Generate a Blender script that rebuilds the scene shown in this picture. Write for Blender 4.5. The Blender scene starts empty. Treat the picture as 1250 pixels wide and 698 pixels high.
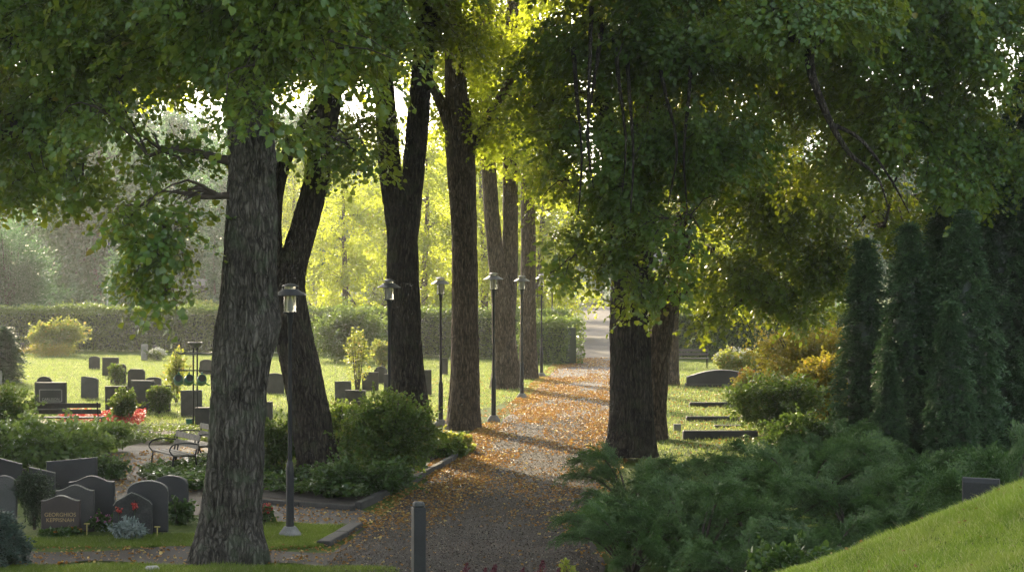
import bpy, math, random
import numpy as np
from mathutils import Vector, Matrix, Euler
R = math.radians
random.seed(7)
rng = np.random.default_rng(7)
S = bpy.context.scene
COL = S.collection

# ------------------------------------------------------------------ camera, sky, sun, exposure
F = 2500.0; CX = 625.0; HY = 327.0; CH = 4.25          # focal length in px of a 1250 px wide picture
cam = bpy.data.cameras.new('camera'); co = bpy.data.objects.new('camera', cam); COL.objects.link(co)
co.location = (0, 0, CH); co.rotation_euler = (R(90), 0, 0)
cam.sensor_width = 36; cam.lens = 36*F/1250; cam.shift_y = -22/1250; cam.clip_end = 3000; cam.clip_start = .1
S.camera = co
SUN_EL, SUN_AZ = 20.0, -21.0                            # degrees; azimuth from +Y, negative = to the left
w = bpy.data.worlds.new('World'); S.world = w; w.use_nodes = True
nt = w.node_tree; bg = nt.nodes['Background']
sky = nt.nodes.new('ShaderNodeTexSky'); sky.sky_type = 'NISHITA'; sky.sun_disc = False
sky.sun_elevation = R(SUN_EL); sky.sun_rotation = R(SUN_AZ); sky.dust_density = 3.0; sky.air_density = 1.0
hs_ = nt.nodes.new('ShaderNodeHueSaturation'); hs_.inputs['Saturation'].default_value = .45; nt.links.new(sky.outputs[0], hs_.inputs['Color']); nt.links.new(hs_.outputs[0], bg.inputs[0]); bg.inputs[1].default_value = 0.15
sl = bpy.data.lights.new('sun', 'SUN'); so = bpy.data.objects.new('sun', sl); COL.objects.link(so)
sl.energy = 3.0; sl.angle = R(.5); sl.color = (1, .80, .52)
sd = Vector((math.sin(R(SUN_AZ))*math.cos(R(SUN_EL)), math.cos(R(SUN_AZ))*math.cos(R(SUN_EL)), math.sin(R(SUN_EL))))
so.rotation_euler = sd.to_track_quat('Z', 'Y').to_euler()
S.view_settings.view_transform = 'Standard'; S.view_settings.look = 'None'
S.view_settings.exposure = 1.75; S.view_settings.gamma = 1
S.render.engine = 'CYCLES'
cy = S.cycles
cy.max_bounces = 6; cy.diffuse_bounces = 3; cy.glossy_bounces = 2; cy.transmission_bounces = 5
cy.volume_bounces = 1; cy.transparent_max_bounces = 8; cy.caustics_reflective = False; cy.caustics_refractive = False
cy.use_denoising = True; cy.use_adaptive_sampling = True; cy.adaptive_threshold = 0.01
cy.sample_clamp_indirect = 3; cy.sample_clamp_direct = 3
try:
    cy.denoising_prefilter = 'ACCURATE'; cy.denoising_input_passes = 'RGB_ALBEDO_NORMAL'
except Exception: pass
HAZE = 0.00033

# ------------------------------------------------------------------ terrain and placing
def sstep(a, b, x):
    t = np.clip((x-a)/(b-a), 0, 1); return t*t*(3-2*t)
def height(x, y):
    x = np.asarray(x, float); y = np.asarray(y, float)
    ramp = 2.6*(1-np.clip(y, -20, 26)/26)
    ramp = np.clip(ramp, 0, 2.9)
    m = np.clip(1.58+.38*(x-2.27), 0, 3.4)*(1-sstep(17.2, 23.2, y))
    m = m*sstep(-30, 0, y) + 0
    base = .05*np.clip(x-3, 0, 14)*(1-sstep(45, 62, y))*sstep(10, 24, y)
    far = 7*sstep(260, 420, y)
    k = 8.0
    return np.log(np.exp(k*np.maximum(ramp, base)) + np.exp(k*(m+base*.3)) )/k - .0866*np.exp(-np.abs(ramp-m)*0) + far if False else np.maximum(np.maximum(ramp, base), m+base*.3) + far
def hz(x, y): return float(height(x, y))
def G(px, py, d0=21.0):
    """ground point seen at a pixel of the photograph"""
    t = d0
    while t < 600:
        x = (px-CX)/F*t; z = CH-(py-HY)/F*t
        if z <= hz(x, t): return Vector((x, t, hz(x, t)))
        t *= 1.003
    return Vector(((px-CX)/F*200, 200, 0))
def W(px, py, d): return Vector(((px-CX)/F*d, d, CH-(py-HY)/F*d))
def GD(px, d):
    x = (px-CX)/F*d; return Vector((x, d, hz(x, d)))

# ------------------------------------------------------------------ numpy noise
def _h(ix, iy, iz):
    n = (ix*374761393 + iy*668265263 + iz*2147483647 + 1013904223) & 0xffffffff
    n = ((n ^ (n >> 13))*1274126177) & 0xffffffff
    n = (n ^ (n >> 16))
    return (n & 0xffff)/65535.0
def vnoise(p):
    p = np.asarray(p, float); i = np.floor(p).astype(np.int64); f = p-i; f = f*f*(3-2*f)
    r = 0
    for dx in (0, 1):
        for dy in (0, 1):
            for dz in (0, 1):
                wgt = (f[..., 0] if dx else 1-f[..., 0])*(f[..., 1] if dy else 1-f[..., 1])*(f[..., 2] if dz else 1-f[..., 2])
                r = r+wgt*_h(i[..., 0]+dx, i[..., 1]+dy, i[..., 2]+dz)
    return r
def fbm(p, o=3):
    r = 0; a = .5; t = 0
    for k in range(o):
        r = r+a*vnoise(np.asarray(p)*2**k+k*17.3); t += a; a *= .5
    return r/t

# ------------------------------------------------------------------ materials
def mat(name):
    m = bpy.data.materials.new(name); m.use_nodes = True
    t = m.node_tree; b = t.nodes['Principled BSDF']; return m, t, b
def nd(t, k, **kw):
    n = t.nodes.new(k)
    for a, v in kw.items(): setattr(n, a, v)
    return n
def noise_ramp(t, scale, stops, detail=4, coord='Object', rough=.6, dist=0, vec=None):
    tc = nd(t, 'ShaderNodeTexCoord'); n = nd(t, 'ShaderNodeTexNoise')
    n.inputs['Scale'].default_value = scale; n.inputs['Detail'].default_value = detail
    n.inputs['Roughness'].default_value = rough; n.inputs['Distortion'].default_value = dist
    if vec:
        mp = nd(t, 'ShaderNodeMapping'); mp.inputs['Scale'].default_value = vec
        t.links.new(tc.outputs[coord], mp.inputs[0]); t.links.new(mp.outputs[0], n.inputs[0])
    else: t.links.new(tc.outputs[coord], n.inputs[0])
    r = nd(t, 'ShaderNodeValToRGB'); e = r.color_ramp.elements
    e[0].position, e[0].color = stops[0][0], (*stops[0][1], 1)
    e[1].position, e[1].color = stops[-1][0], (*stops[-1][1], 1)
    for p, c in stops[1:-1]:
        q = e.new(p); q.color = (*c, 1)
    t.links.new(n.outputs[0], r.inputs[0])
    return n, r
def mixc(t, fac, a, b, mode='MIX'):
    m = nd(t, 'ShaderNodeMix', data_type='RGBA', blend_type=mode)
    for s, v in ((0, fac), (6, a), (7, b)):
        if hasattr(v, 'is_linked'): t.links.new(v, m.inputs[s])
        elif isinstance(v, (int, float)): m.inputs[s].default_value = v
        else: m.inputs[s].default_value = (*v, 1)
    return m.outputs[2]
def bump(t, b, src, strength, dist):
    bp = nd(t, 'ShaderNodeBump'); bp.inputs['Strength'].default_value = strength; bp.inputs['Distance'].default_value = dist
    t.links.new(src, bp.inputs['Height']); t.links.new(bp.outputs[0], b.inputs['Normal']); return bp
def plain(name, col, rough=.6, metal=0, var=.25, scale=8, bmp=.15):
    m, t, b = mat(name)
    lo = tuple(c*(1-var) for c in col); hi = tuple(min(1, c*(1+var)) for c in col)
    n, r = noise_ramp(t, scale, [(.3, lo), (.7, hi)])
    t.links.new(r.outputs[0], b.inputs['Base Color']); b.inputs['Roughness'].default_value = rough
    b.inputs['Metallic'].default_value = metal
    if bmp: bump(t, b, n.outputs[0], bmp, .01)
    return m
def leaf_mat(name, c1, c2, c3=None, trans=(.42, .50, .05), tw=.45, gloss=.35, clump=.6, rare=.93, patch=None):
    """c1..c2 per leaf, c3 = rare leaf colour; light passes through (translucent)"""
    m = bpy.data.materials.new(name); m.use_nodes = True; t = m.node_tree; t.nodes.clear()
    out = nd(t, 'ShaderNodeOutputMaterial')
    at = nd(t, 'ShaderNodeAttribute', attribute_name='rnd')
    col = mixc(t, at.outputs['Fac'], c1, c2)
    n, r = noise_ramp(t, clump, [(.35, (.62, .66, .62)), (.68, (1.25, 1.2, 1.1))], detail=2)
    col = mixc(t, 1.0, col, r.outputs[0], 'MULTIPLY')
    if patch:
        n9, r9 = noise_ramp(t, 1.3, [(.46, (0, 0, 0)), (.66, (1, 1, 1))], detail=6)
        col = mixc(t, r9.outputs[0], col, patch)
    if c3:
        gt = nd(t, 'ShaderNodeMath', operation='GREATER_THAN'); t.links.new(at.outputs['Fac'], gt.inputs[0]); gt.inputs[1].default_value = rare
        col = mixc(t, gt.outputs[0], col, c3)
    df = nd(t, 'ShaderNodeBsdfPrincipled'); t.links.new(col, df.inputs['Base Color'])
    df.inputs['Roughness'].default_value = gloss; df.inputs['Specular IOR Level'].default_value = .45
    tr = nd(t, 'ShaderNodeBsdfTranslucent')
    tc = mixc(t, at.outputs['Fac'], tuple(c*.78 for c in trans), trans)
    if c3: tc = mixc(t, gt.outputs[0], tc, tuple(min(1, c*2.2) for c in c3))
    t.links.new(tc, tr.inputs[0])
    mx = nd(t, 'ShaderNodeMixShader'); mx.inputs[0].default_value = tw
    t.links.new(df.outputs[0], mx.inputs[1]); t.links.new(tr.outputs[0], mx.inputs[2]); t.links.new(mx.outputs[0], out.inputs[0])
    return m
def bark_mat(name, lo, hi, moss=None, vs=.2):
    m, t, b = mat(name)
    n, r = noise_ramp(t, 19, [(.38, tuple(c*.22 for c in lo)), (.47, lo), (.64, hi)], detail=8, vec=(1, 1, vs), dist=.7, rough=.68)
    n2, r2 = noise_ramp(t, 1.7, [(.42, (0, 0, 0)), (.62, (1, 1, 1))], detail=5)
    tcv = nd(t, 'ShaderNodeTexCoord'); mpv = nd(t, 'ShaderNodeMapping'); mpv.inputs['Scale'].default_value = (1, 1, .16)
    nz = nd(t, 'ShaderNodeTexNoise'); nz.inputs['Scale'].default_value = 5; nz.inputs['Detail'].default_value = 4
    adv = nd(t, 'ShaderNodeVectorMath', operation='MULTIPLY_ADD'); t.links.new(tcv.outputs['Object'], nz.inputs[0]); t.links.new(nz.outputs['Color'], adv.inputs[0]); adv.inputs[1].default_value = (.12, .12, .3)
    t.links.new(tcv.outputs['Object'], adv.inputs[2]); t.links.new(adv.outputs[0], mpv.inputs[0])
    vo = nd(t, 'ShaderNodeTexVoronoi', feature='DISTANCE_TO_EDGE'); vo.inputs['Scale'].default_value = 17; t.links.new(mpv.outputs[0], vo.inputs['Vector'])
    vr = nd(t, 'ShaderNodeMapRange'); vr.inputs[2].default_value = .22; t.links.new(vo.outputs[0], vr.inputs[0]); vr.inputs[3].default_value = .22; vr.inputs[4].default_value = 1.0
    crk = mixc(t, 1.0, r.outputs[0], vr.outputs[0], 'MULTIPLY')
    col = mixc(t, .22, crk, mixc(t, r2.outputs[0], tuple(c*.7 for c in lo), hi), 'MIX')
    if moss:
        n3, r3 = noise_ramp(t, 2.6, [(.52, (0, 0, 0)), (.66, (1, 1, 1))], detail=6)
        mm = nd(t, 'ShaderNodeMath', operation='MULTIPLY'); t.links.new(r3.outputs[0], mm.inputs[0]); mm.inputs[1].default_value = .45
        col = mixc(t, mm.outputs[0], col, moss)
    t.links.new(col, b.inputs['Base Color']); b.inputs['Roughness'].default_value = .9; b.inputs['Specular IOR Level'].default_value = .2
    hsum = nd(t, 'ShaderNodeMath', operation='MULTIPLY_ADD'); t.links.new(vr.outputs[0], hsum.inputs[0]); hsum.inputs[1].default_value = .8; t.links.new(n.outputs[0], hsum.inputs[2])
    bump(t, b, hsum.outputs[0], 1.0, .06); return m
def granite(name, col, rough=.5, var=.45, sc=90):
    m, t, b = mat(name)
    n, r = noise_ramp(t, sc, [(.3, tuple(c*(1-var) for c in col)), (.7, tuple(c*(1+var) for c in col))], detail=3)
    n2, r2 = noise_ramp(t, 2.5, [(.35, (.6, .62, .58)), (.65, (1.15, 1.12, 1.08))], detail=6)
    t.links.new(mixc(t, 1.0, r.outputs[0], r2.outputs[0], 'MULTIPLY'), b.inputs['Base Color'])
    b.inputs['Roughness'].default_value = rough; bump(t, b, n2.outputs[0], .3, .01); return m
def grass_ground():
    m, t, b = mat('grass')
    n, r = noise_ramp(t, .35, [(.3, (.055, .085, .018)), (.5, (.085, .125, .022)), (.72, (.14, .16, .035))], detail=8, rough=.7)
    n2, r2 = noise_ramp(t, 14, [(.3, (.55, .6, .5)), (.7, (1.3, 1.25, 1.2))], detail=6)
    t.links.new(mixc(t, 1.0, r.outputs[0], r2.outputs[0], 'MULTIPLY'), b.inputs['Base Color'])
    b.inputs['Roughness'].default_value = .95; b.inputs['Specular IOR Level'].default_value = .1
    bump(t, b, n2.outputs[0], .8, .05); return m
def gravel(name, lo, hi, sc=40, leafc=None):
    m, t, b = mat(name)
    n, r = noise_ramp(t, sc*.7, [(.40, tuple(c*.7 for c in lo)), (.5, lo), (.62, hi)], detail=8, rough=.8)
    n2, r2 = noise_ramp(t, .8, [(.35, (.72, .72, .72)), (.65, (1.2, 1.18, 1.12))], detail=7)
    col = mixc(t, 1.0, r.outputs[0], r2.outputs[0], 'MULTIPLY')
    if leafc:
        n3, r3 = noise_ramp(t, 22, [(.60, (0, 0, 0)), (.64, (1, 1, 1))], detail=3)
        n4, r4 = noise_ramp(t, .35, [(.4, (0, 0, 0)), (.65, (1, 1, 1))], detail=4)
        mm = nd(t, 'ShaderNodeMath', operation='MULTIPLY'); t.links.new(r3.outputs[0], mm.inputs[0]); t.links.new(r4.outputs[0], mm.inputs[1])
        col = mixc(t, mm.outputs[0], col, leafc)
    t.links.new(col, b.inputs['Base Color']); b.inputs['Roughness'].default_value = .85
    bump(t, b, n.outputs[0], .6, .012); return m
M = {}
M['linden'] = leaf_mat('linden_leaf', (.040, .100, .030), (.090, .185, .052), (.18, .16, .02), trans=(.62, .70, .035), tw=.33, gloss=.3, rare=.95)
M['linden_gold'] = leaf_mat('linden_leaf_turning', (.045, .080, .012), (.085, .125, .016), (.24, .19, .02), trans=(.72, .80, .05), tw=.6, rare=.94)
M['far_leaf'] = leaf_mat('far_tree_leaf', (.030, .080, .036), (.05, .12, .05), None, trans=(.16, .34, .10), tw=.35)
M['shrub'] = leaf_mat('shrub_leaf', (.035, .075, .016), (.065, .12, .022), (.16, .16, .03), trans=(.30, .42, .05), tw=.38, clump=1.5, rare=.95)
M['perennial'] = leaf_mat('perennial_leaf', (.06, .12, .025), (.12, .20, .05), None, trans=(.35, .48, .08), tw=.35, gloss=.3, clump=1.6)
M['cover'] = leaf_mat('ground_cover_leaf', (.028, .065, .018), (.05, .105, .026), None, trans=(.20, .32, .05), tw=.3, gloss=.3, clump=1.6)
M['pale_shrub'] = leaf_mat('pale_shrub_leaf', (.10, .14, .03), (.17, .20, .05), (.30, .22, .05), trans=(.55, .60, .09), tw=.45, clump=1.5)
M['yellow_shrub'] = leaf_mat('yellowing_leaf', (.09, .10, .018), (.16, .15, .02), (.30, .20, .03), trans=(.62, .52, .05), tw=.45, clump=1.3, rare=.88)
M['juniper'] = leaf_mat('juniper_needle', (.030, .076, .020), (.125, .205, .050), (.10, .10, .05), trans=(.10, .22, .06), tw=.2, gloss=.5, clump=1.1, rare=.985)
M['thuja'] = leaf_mat('thuja_scale_leaf', (.028, .066, .030), (.115, .200, .085), None, trans=(.08, .17, .05), tw=.16, gloss=.5, clump=1.2)
M['yew'] = leaf_mat('yew_needle', (.014, .030, .012), (.03, .058, .018), None, trans=(.08, .14, .03), tw=.15, gloss=.45, clump=1.6)
M['hedge'] = leaf_mat('hedge_leaf', (.034, .075, .018), (.065, .13, .028), (.12, .15, .03), trans=(.30, .42, .06), tw=.38, clump=.9, rare=.97)
M['bluish'] = leaf_mat('blue_spruce_needle', (.05, .085, .07), (.09, .14, .12), None, trans=(.1, .18, .1), tw=.15, gloss=.5)
M['silver'] = leaf_mat('silver_leaf', (.22, .27, .26), (.36, .42, .41), None, trans=(.2, .25, .2), tw=.15, gloss=.6)
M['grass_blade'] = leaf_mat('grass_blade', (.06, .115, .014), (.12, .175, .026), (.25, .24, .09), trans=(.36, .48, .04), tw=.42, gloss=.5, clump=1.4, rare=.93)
M['lawn_blade'] = leaf_mat('sunlit_grass_blade', (.10, .15, .04), (.18, .22, .07), (.30, .28, .12), trans=(.42, .52, .12), tw=.5, gloss=.45, clump=.5, rare=.93)  # brighter copy of the grass, the sunlit look put into its colour
M['mound_blade'] = leaf_mat('brightened_grass_blade', (.19, .30, .03), (.29, .38, .05), (.42, .40, .16), trans=(.5, .65, .06), tw=.4, gloss=.5, clump=3.2, rare=.86, patch=(.36, .37, .09))  # colour raised in place of open-sky light; yellow patches are its own
M['fallen'] = leaf_mat('fallen_leaf', (.20, .095, .022), (.38, .24, .07), (.50, .36, .12), trans=(.65, .32, .06), tw=.3, gloss=.5, clump=3, rare=.9)
M['red_flower'] = leaf_mat('red_petal', (.45, .02, .02), (.62, .05, .06), (.60, .18, .10), trans=(.7, .08, .05), tw=.35)
M['pink_flower'] = leaf_mat('pink_petal', (.42, .12, .30), (.62, .25, .45), None, trans=(.6, .2, .4), tw=.3)
M['white_flower'] = leaf_mat('white_petal', (.6, .62, .58), (.8, .8, .75), None, trans=(.6, .6, .5), tw=.3)
M['orange_flower'] = leaf_mat('orange_petal', (.6, .2, .02), (.7, .3, .03), None, trans=(.7, .3, .04), tw=.3)
M['astilbe'] = leaf_mat('dark_red_plume', (.09, .012, .03), (.16, .025, .05), None, trans=(.2, .03, .05), tw=.2)
M['bark_grey'] = bark_mat('grey_lichened_bark', (.085, .075, .058), (.205, .188, .155), (.11, .145, .08))
M['bark_dark'] = bark_mat('dark_furrowed_bark', (.050, .040, .030), (.125, .102, .078), (.07, .075, .04))
M['bark_brown'] = bark_mat('brown_bark', (.12, .086, .058), (.25, .185, .125))  # brown bark, lightened to carry the haze over the more distant trunks
M['bark_birch'] = bark_mat('white_birch_bark', (.5, .5, .47), (.72, .72, .68), None, vs=2.5)
M['twig'] = plain('twig_bark', (.055, .042, .030), .9)
M['grass'] = grass_ground()
M['path'] = gravel('dark_path_gravel', (.024, .018, .013), (.066, .050, .036), 60, (.24, .11, .03))
M['pavers'] = gravel('worn_pavers', (.05, .045, .040), (.10, .088, .078), 30, (.2, .12, .04))
M['gravel'] = gravel('sandy_gravel', (.09, .068, .042), (.19, .15, .098), 45)
M['soil'] = gravel('dark_soil', (.03, .022, .016), (.07, .052, .04), 25)
M['kerb'] = granite('kerb_stone', (.06, .056, .05), .85)
M['concrete'] = granite('concrete', (.24, .235, .22), .85, .2, 60)
M['g_dark'] = granite('dark_granite', (.021, .022, .023), .6)
M['g_red'] = granite('brown_granite', (.034, .022, .018), .55)
M['g_grey'] = granite('grey_granite', (.066, .069, .068), .7)
M['g_mid'] = granite('weathered_granite', (.046, .045, .042), .75)
M['g_rough'] = granite('rough_hewn_granite', (.034, .035, .032), .9, .5, 40)
M['g_light'] = granite('pale_granite', (.36, .35, .33), .7)
M['g_edge'] = granite('pale_edge_granite', (.24, .235, .21), .85)
M['black'] = plain('black_lamp_paint', (.010, .010, .010), .6, 0, .2, 20, .05)
M['lampgrey'] = plain('grey_lamp_paint', (.10, .10, .105), .4, .3, .2, 20, .05)
M['wood'] = plain('weathered_bench_wood', (.13, .115, .088), .75, 0, .35, 12, .3)
M['wood_dark'] = plain('dark_bench_wood', (.085, .072, .06), .75, 0, .35, 12, .3)
M['iron'] = plain('black_iron', (.015, .015, .016), .45, .4, .2, 20, .05)
M['can'] = plain('green_plastic', (.02, .16, .10), .4, 0, .2, 6, .02)
M['can_in'] = plain('dark_can_mouth', (.015, .02, .02), .5, 0, .1, 6, 0)
M['galv'] = plain('galvanised_steel', (.16, .165, .17), .45, .7, .25, 8, .05)
M['gold'] = plain('dull_gilt_lettering', (.34, .24, .10), .5, .2, .1, 8, 0)
M['pale_letter'] = plain('pale_lettering', (.42, .40, .35), .6, 0, .1, 8, 0)
M['yellow_tag'] = plain('yellow_plastic', (.42, .36, .10), .5, 0, .1, 8, 0)
M['wall'] = plain('dark_tarred_boards', (.05, .045, .042), .8, 0, .3, 4, .3)
M['plaster'] = plain('beige_plaster', (.32, .29, .25), .85, 0, .15, 3, .2)
M['roof'] = plain('grey_roof_tiles', (.09, .085, .085), .7, 0, .3, 6, .4)
M['window_glass'] = plain('dark_window_glass', (.03, .035, .04), .1, 0, .1, 4, 0)
M['flag_blue'] = plain('blue_cloth', (.03, .05, .28), .8, 0, .2, 3, .1)
M['white_paint'] = plain('white_paint', (.7, .7, .68), .5, 0, .1, 5, .05)
M['rust'] = plain('red_sandstone', (.22, .10, .06), .85, 0, .3, 10, .3)
m, t, b = mat('lamp_glass'); b.inputs['Base Color'].default_value = (.75, .74, .62, 1); b.inputs['Roughness'].default_value = .25
b.inputs['Transmission Weight'].default_value = .7; b.inputs['Alpha'].default_value = 1; b.inputs['IOR'].default_value = 1.2; M['glass'] = m
m, t, b = mat('white_bulb'); b.inputs['Base Color'].default_value = (.8, .82, .85, 1); b.inputs['Roughness'].default_value = .3; M['bulb'] = m

# ------------------------------------------------------------------ object helpers
def raw_mesh(name, verts, faces=None, mats=None, rnd=None, smooth=False, arr=None):
    """arr: (M,k) numpy face array (constant k); or faces: python list"""
    me = bpy.data.meshes.new(name)
    if arr is not None:
        arr = np.asarray(arr, np.int32); k = arr.shape[1]; nF = len(arr)
        verts = np.asarray(verts, np.float32)
        me.vertices.add(len(verts)); me.vertices.foreach_set('co', verts.ravel())
        me.loops.add(nF*k); me.loops.foreach_set('vertex_index', arr.ravel())
        me.polygons.add(nF); me.polygons.foreach_set('loop_start', np.arange(nF, dtype=np.int32)*k)
        me.polygons.foreach_set('loop_total', np.full(nF, k, np.int32))
        if smooth: me.polygons.foreach_set('use_smooth', np.ones(nF, bool))
        if rnd is not None:
            a = me.attributes.new('rnd', 'FLOAT', 'FACE'); a.data.foreach_set('value', np.asarray(rnd, np.float32))
        me.update(calc_edges=True)
    else:
        me.from_pydata([tuple(v) for v in verts], [], faces)
        if smooth:
            for p in me.polygons: p.use_smooth = True
        me.update()
    if mats is not None:
        me.materials.append(mats)
    return me
def link(name, me, parent=None, loc=None):
    o = bpy.data.objects.new(name, me); COL.objects.link(o)
    if parent: o.parent = parent
    if loc is not None: o.location = loc
    return o
def tag(o, label=None, cat=None, group=None, kind=None):
    if label: o['label'] = label
    if cat: o['category'] = cat
    if group: o['group'] = group
    if kind: o['kind'] = kind
    return o
def empty(name, loc, label, cat, group=None, rz=0):
    o = bpy.data.objects.new(name, None); COL.objects.link(o); o.location = loc; o.rotation_euler = (0, 0, rz)
    o.empty_display_size = .2
    return tag(o, label, cat, group)
def copy_thing(o, loc, rz=0, sc=1, label=None, group=None):
    c = o.copy(); COL.objects.link(c); c.location = loc; c.rotation_euler = (0, 0, rz)
    c.scale = (sc, sc, sc) if isinstance(sc, (int, float)) else sc
    if label: c['label'] = label
    if group: c['group'] = group
    def rec(a, b):
        for ch in a.children:
            d = ch.copy(); COL.objects.link(d); d.parent = b; rec(ch, d)
    rec(o, c); return c

class MB:
    """mesh collector"""
    def __init__(s): s.v = []; s.f = []
    def add(s, vs, fs):
        n = len(s.v); s.v += [tuple(v) for v in vs]; s.f += [tuple(i+n for i in f) for f in fs]; return s
    def box(s, c, h, rz=0, bev=0.0, rot=None):
        x, y, z = h; b = min(bev, x*.5, y*.5, z*.5)
        mt = (rot or Euler((0, 0, rz)).to_matrix())
        if b <= 0:
            vs = [(i*x, j*y, k*z) for i in (-1, 1) for j in (-1, 1) for k in (-1, 1)]
            fs = [(0, 1, 3, 2), (4, 6, 7, 5), (0, 4, 5, 1), (2, 3, 7, 6), (0, 2, 6, 4), (1, 5, 7, 3)]
        else:
            prof = [(-x+b, -y), (x-b, -y), (x, -y+b), (x, y-b), (x-b, y), (-x+b, y), (-x, y-b), (-x, -y+b)]
            vs = []; fs = []
            for zz, k in ((-z, 1), (-z+b, 0), (z-b, 0), (z, 1)):
                for px, py in prof: vs.append((px*(1-k*b/x) if k else px, py*(1-k*b/y) if k else py, zz))
            for r in range(3):
                for i in range(8): fs.append((r*8+i, r*8+(i+1) % 8, (r+1)*8+(i+1) % 8, (r+1)*8+i))
            fs.append(tuple(range(7, -1, -1))); fs.append(tuple(range(24, 32)))
        return s.add([Vector(c)+mt@Vector(v) for v in vs], fs)
    def lathe(s, prof, c=(0, 0, 0), n=24):
        vs = []; fs = []
        for r, z in prof:
            for i in range(n):
                a = 2*math.pi*i/n; vs.append((c[0]+r*math.cos(a), c[1]+r*math.sin(a), c[2]+z))
        for k in range(len(prof)-1):
            for i in range(n): fs.append((k*n+i, k*n+(i+1) % n, (k+1)*n+(i+1) % n, (k+1)*n+i))
        fs.append(tuple(range(n-1, -1, -1))); fs.append(tuple((len(prof)-1)*n+i for i in range(n)))
        return s.add(vs, fs)
    def tube(s, pts, rad, n=8):
        v, f = tube_np([Vector(p) for p in pts], rad if hasattr(rad, '__len__') else [rad]*len(pts), n)
        s.add(v, [tuple(int(i) for i in q) for q in f])
        m = len(s.v)
        s.f.append(tuple(range(m-n, m))); s.f.append(tuple(range(m-len(v)+n-1, m-len(v)-1, -1)))
        return s
    def build(s, name, m, parent=None, loc=None, smooth=False):
        me = raw_mesh(name, s.v, s.f, m, smooth=smooth)
        if smooth:
            try: me.set_sharp_from_angle(angle=R(40))
            except Exception: pass
        return link(name, me, parent, loc)

def tube_np(pts, rad, n):
    P = np.array([tuple(p) for p in pts], float); N = len(P)
    T = np.gradient(P, axis=0); T /= np.linalg.norm(T, axis=1)[:, None]+1e-9
    ref = np.array([1., 0, 0]) if abs(T[0][0]) < .8 else np.array([0, 1., 0])
    vs = []
    u = ref-T[0]*ref.dot(T[0]); u /= np.linalg.norm(u)
    ang = np.arange(n)*2*np.pi/n
    for i in range(N):
        u = u-T[i]*u.dot(T[i]); u /= np.linalg.norm(u); v = np.cross(T[i], u)
        vs.append(P[i]+rad[i]*(np.cos(ang)[:, None]*u+np.sin(ang)[:, None]*v))
    V = np.concatenate(vs); i = np.arange(n); j = (i+1) % n
    Fq = np.concatenate([np.stack([k*n+i, k*n+j, (k+1)*n+j, (k+1)*n+i], 1) for k in range(N-1)])
    return V, Fq
def catmull(pts, rad, step):
    P = [np.array(tuple(p), float) for p in pts]; P = [2*P[0]-P[1]]+P+[2*P[-1]-P[-2]]
    rr = [rad[0]]+list(rad)+[rad[-1]]
    out = []; ro = []
    for i in range(1, len(P)-2):
        L = np.linalg.norm(P[i+1]-P[i]); m = max(2, int(L/step))
        for k in range(m):
            t = k/m; a, b, c, d = P[i-1:i+3]
            out.append(.5*((2*b)+(-a+c)*t+(2*a-5*b+4*c-d)*t*t+(-a+3*b-3*c+d)*t**3)); ro.append(rr[i]*(1-t)+rr[i+1]*t)
    out.append(P[-2]); ro.append(rr[-2])
    return np.array(out), np.array(ro)
def trunk_geo(pts, rad, seg=64, step=.08, ridge=.028, flare=.45, seed=0, bumps=()):
    C, r = catmull(pts, rad, step)
    V, Q = tube_np(C, r, seg)
    n = len(C); V = V.reshape(n, seg, 3)
    d = V-C[:, None, :]; rad_ = np.linalg.norm(d, axis=2, keepdims=True); u = d/(rad_+1e-9)
    s = np.concatenate([[0], np.cumsum(np.linalg.norm(np.diff(C, axis=0), axis=1))])
    q = np.stack([u[..., 0]*rad_[..., 0]*13, u[..., 1]*rad_[..., 0]*13, np.repeat(s[:, None], seg, 1)*1.7], -1)+seed*31.7
    wv = fbm(q*.35, 2)[..., None]
    rd = 1-np.abs(2*fbm(q+wv*2.0, 3)-1)*1.0
    big = fbm(np.concatenate([u[..., :2]*1.3, (s[:, None, None]*.45)*np.ones((1, seg, 1))], -1)+seed*9.1, 3)-.5
    disp = ridge*(rd[..., None]-.75)*3.2*np.clip(rad_/.3, .3, 1) + rad_*.28*big[..., None]
    if flare:
        ang = np.arctan2(u[..., 1], u[..., 0])
        lob = .55+.45*np.sin(ang*4+seed)*np.sin(ang*2.3+seed*2)
        disp = disp+(rad_[..., 0]*flare*(np.exp(-s/.42)[:, None])*(.6+lob))[..., None]
    for (bx, by, bz, br, ba) in bumps:
        dd = np.linalg.norm(V-np.array([bx, by, bz]), axis=2)
        disp = disp+(ba*np.exp(-(dd/br)**2))[..., None]
    V = V+u*disp
    return V.reshape(-1, 3), Q
class Geo:
    def __init__(s): s.V = []; s.Q = []; s.n = 0
    def add(s, V, Q): s.V.append(V); s.Q.append(Q+s.n); s.n += len(V)
    def build(s, name, m, parent=None, smooth=True, rnd=None):
        return link(name, raw_mesh(name, np.concatenate(s.V), None, m, arr=np.concatenate(s.Q), smooth=smooth, rnd=rnd), parent)

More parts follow.
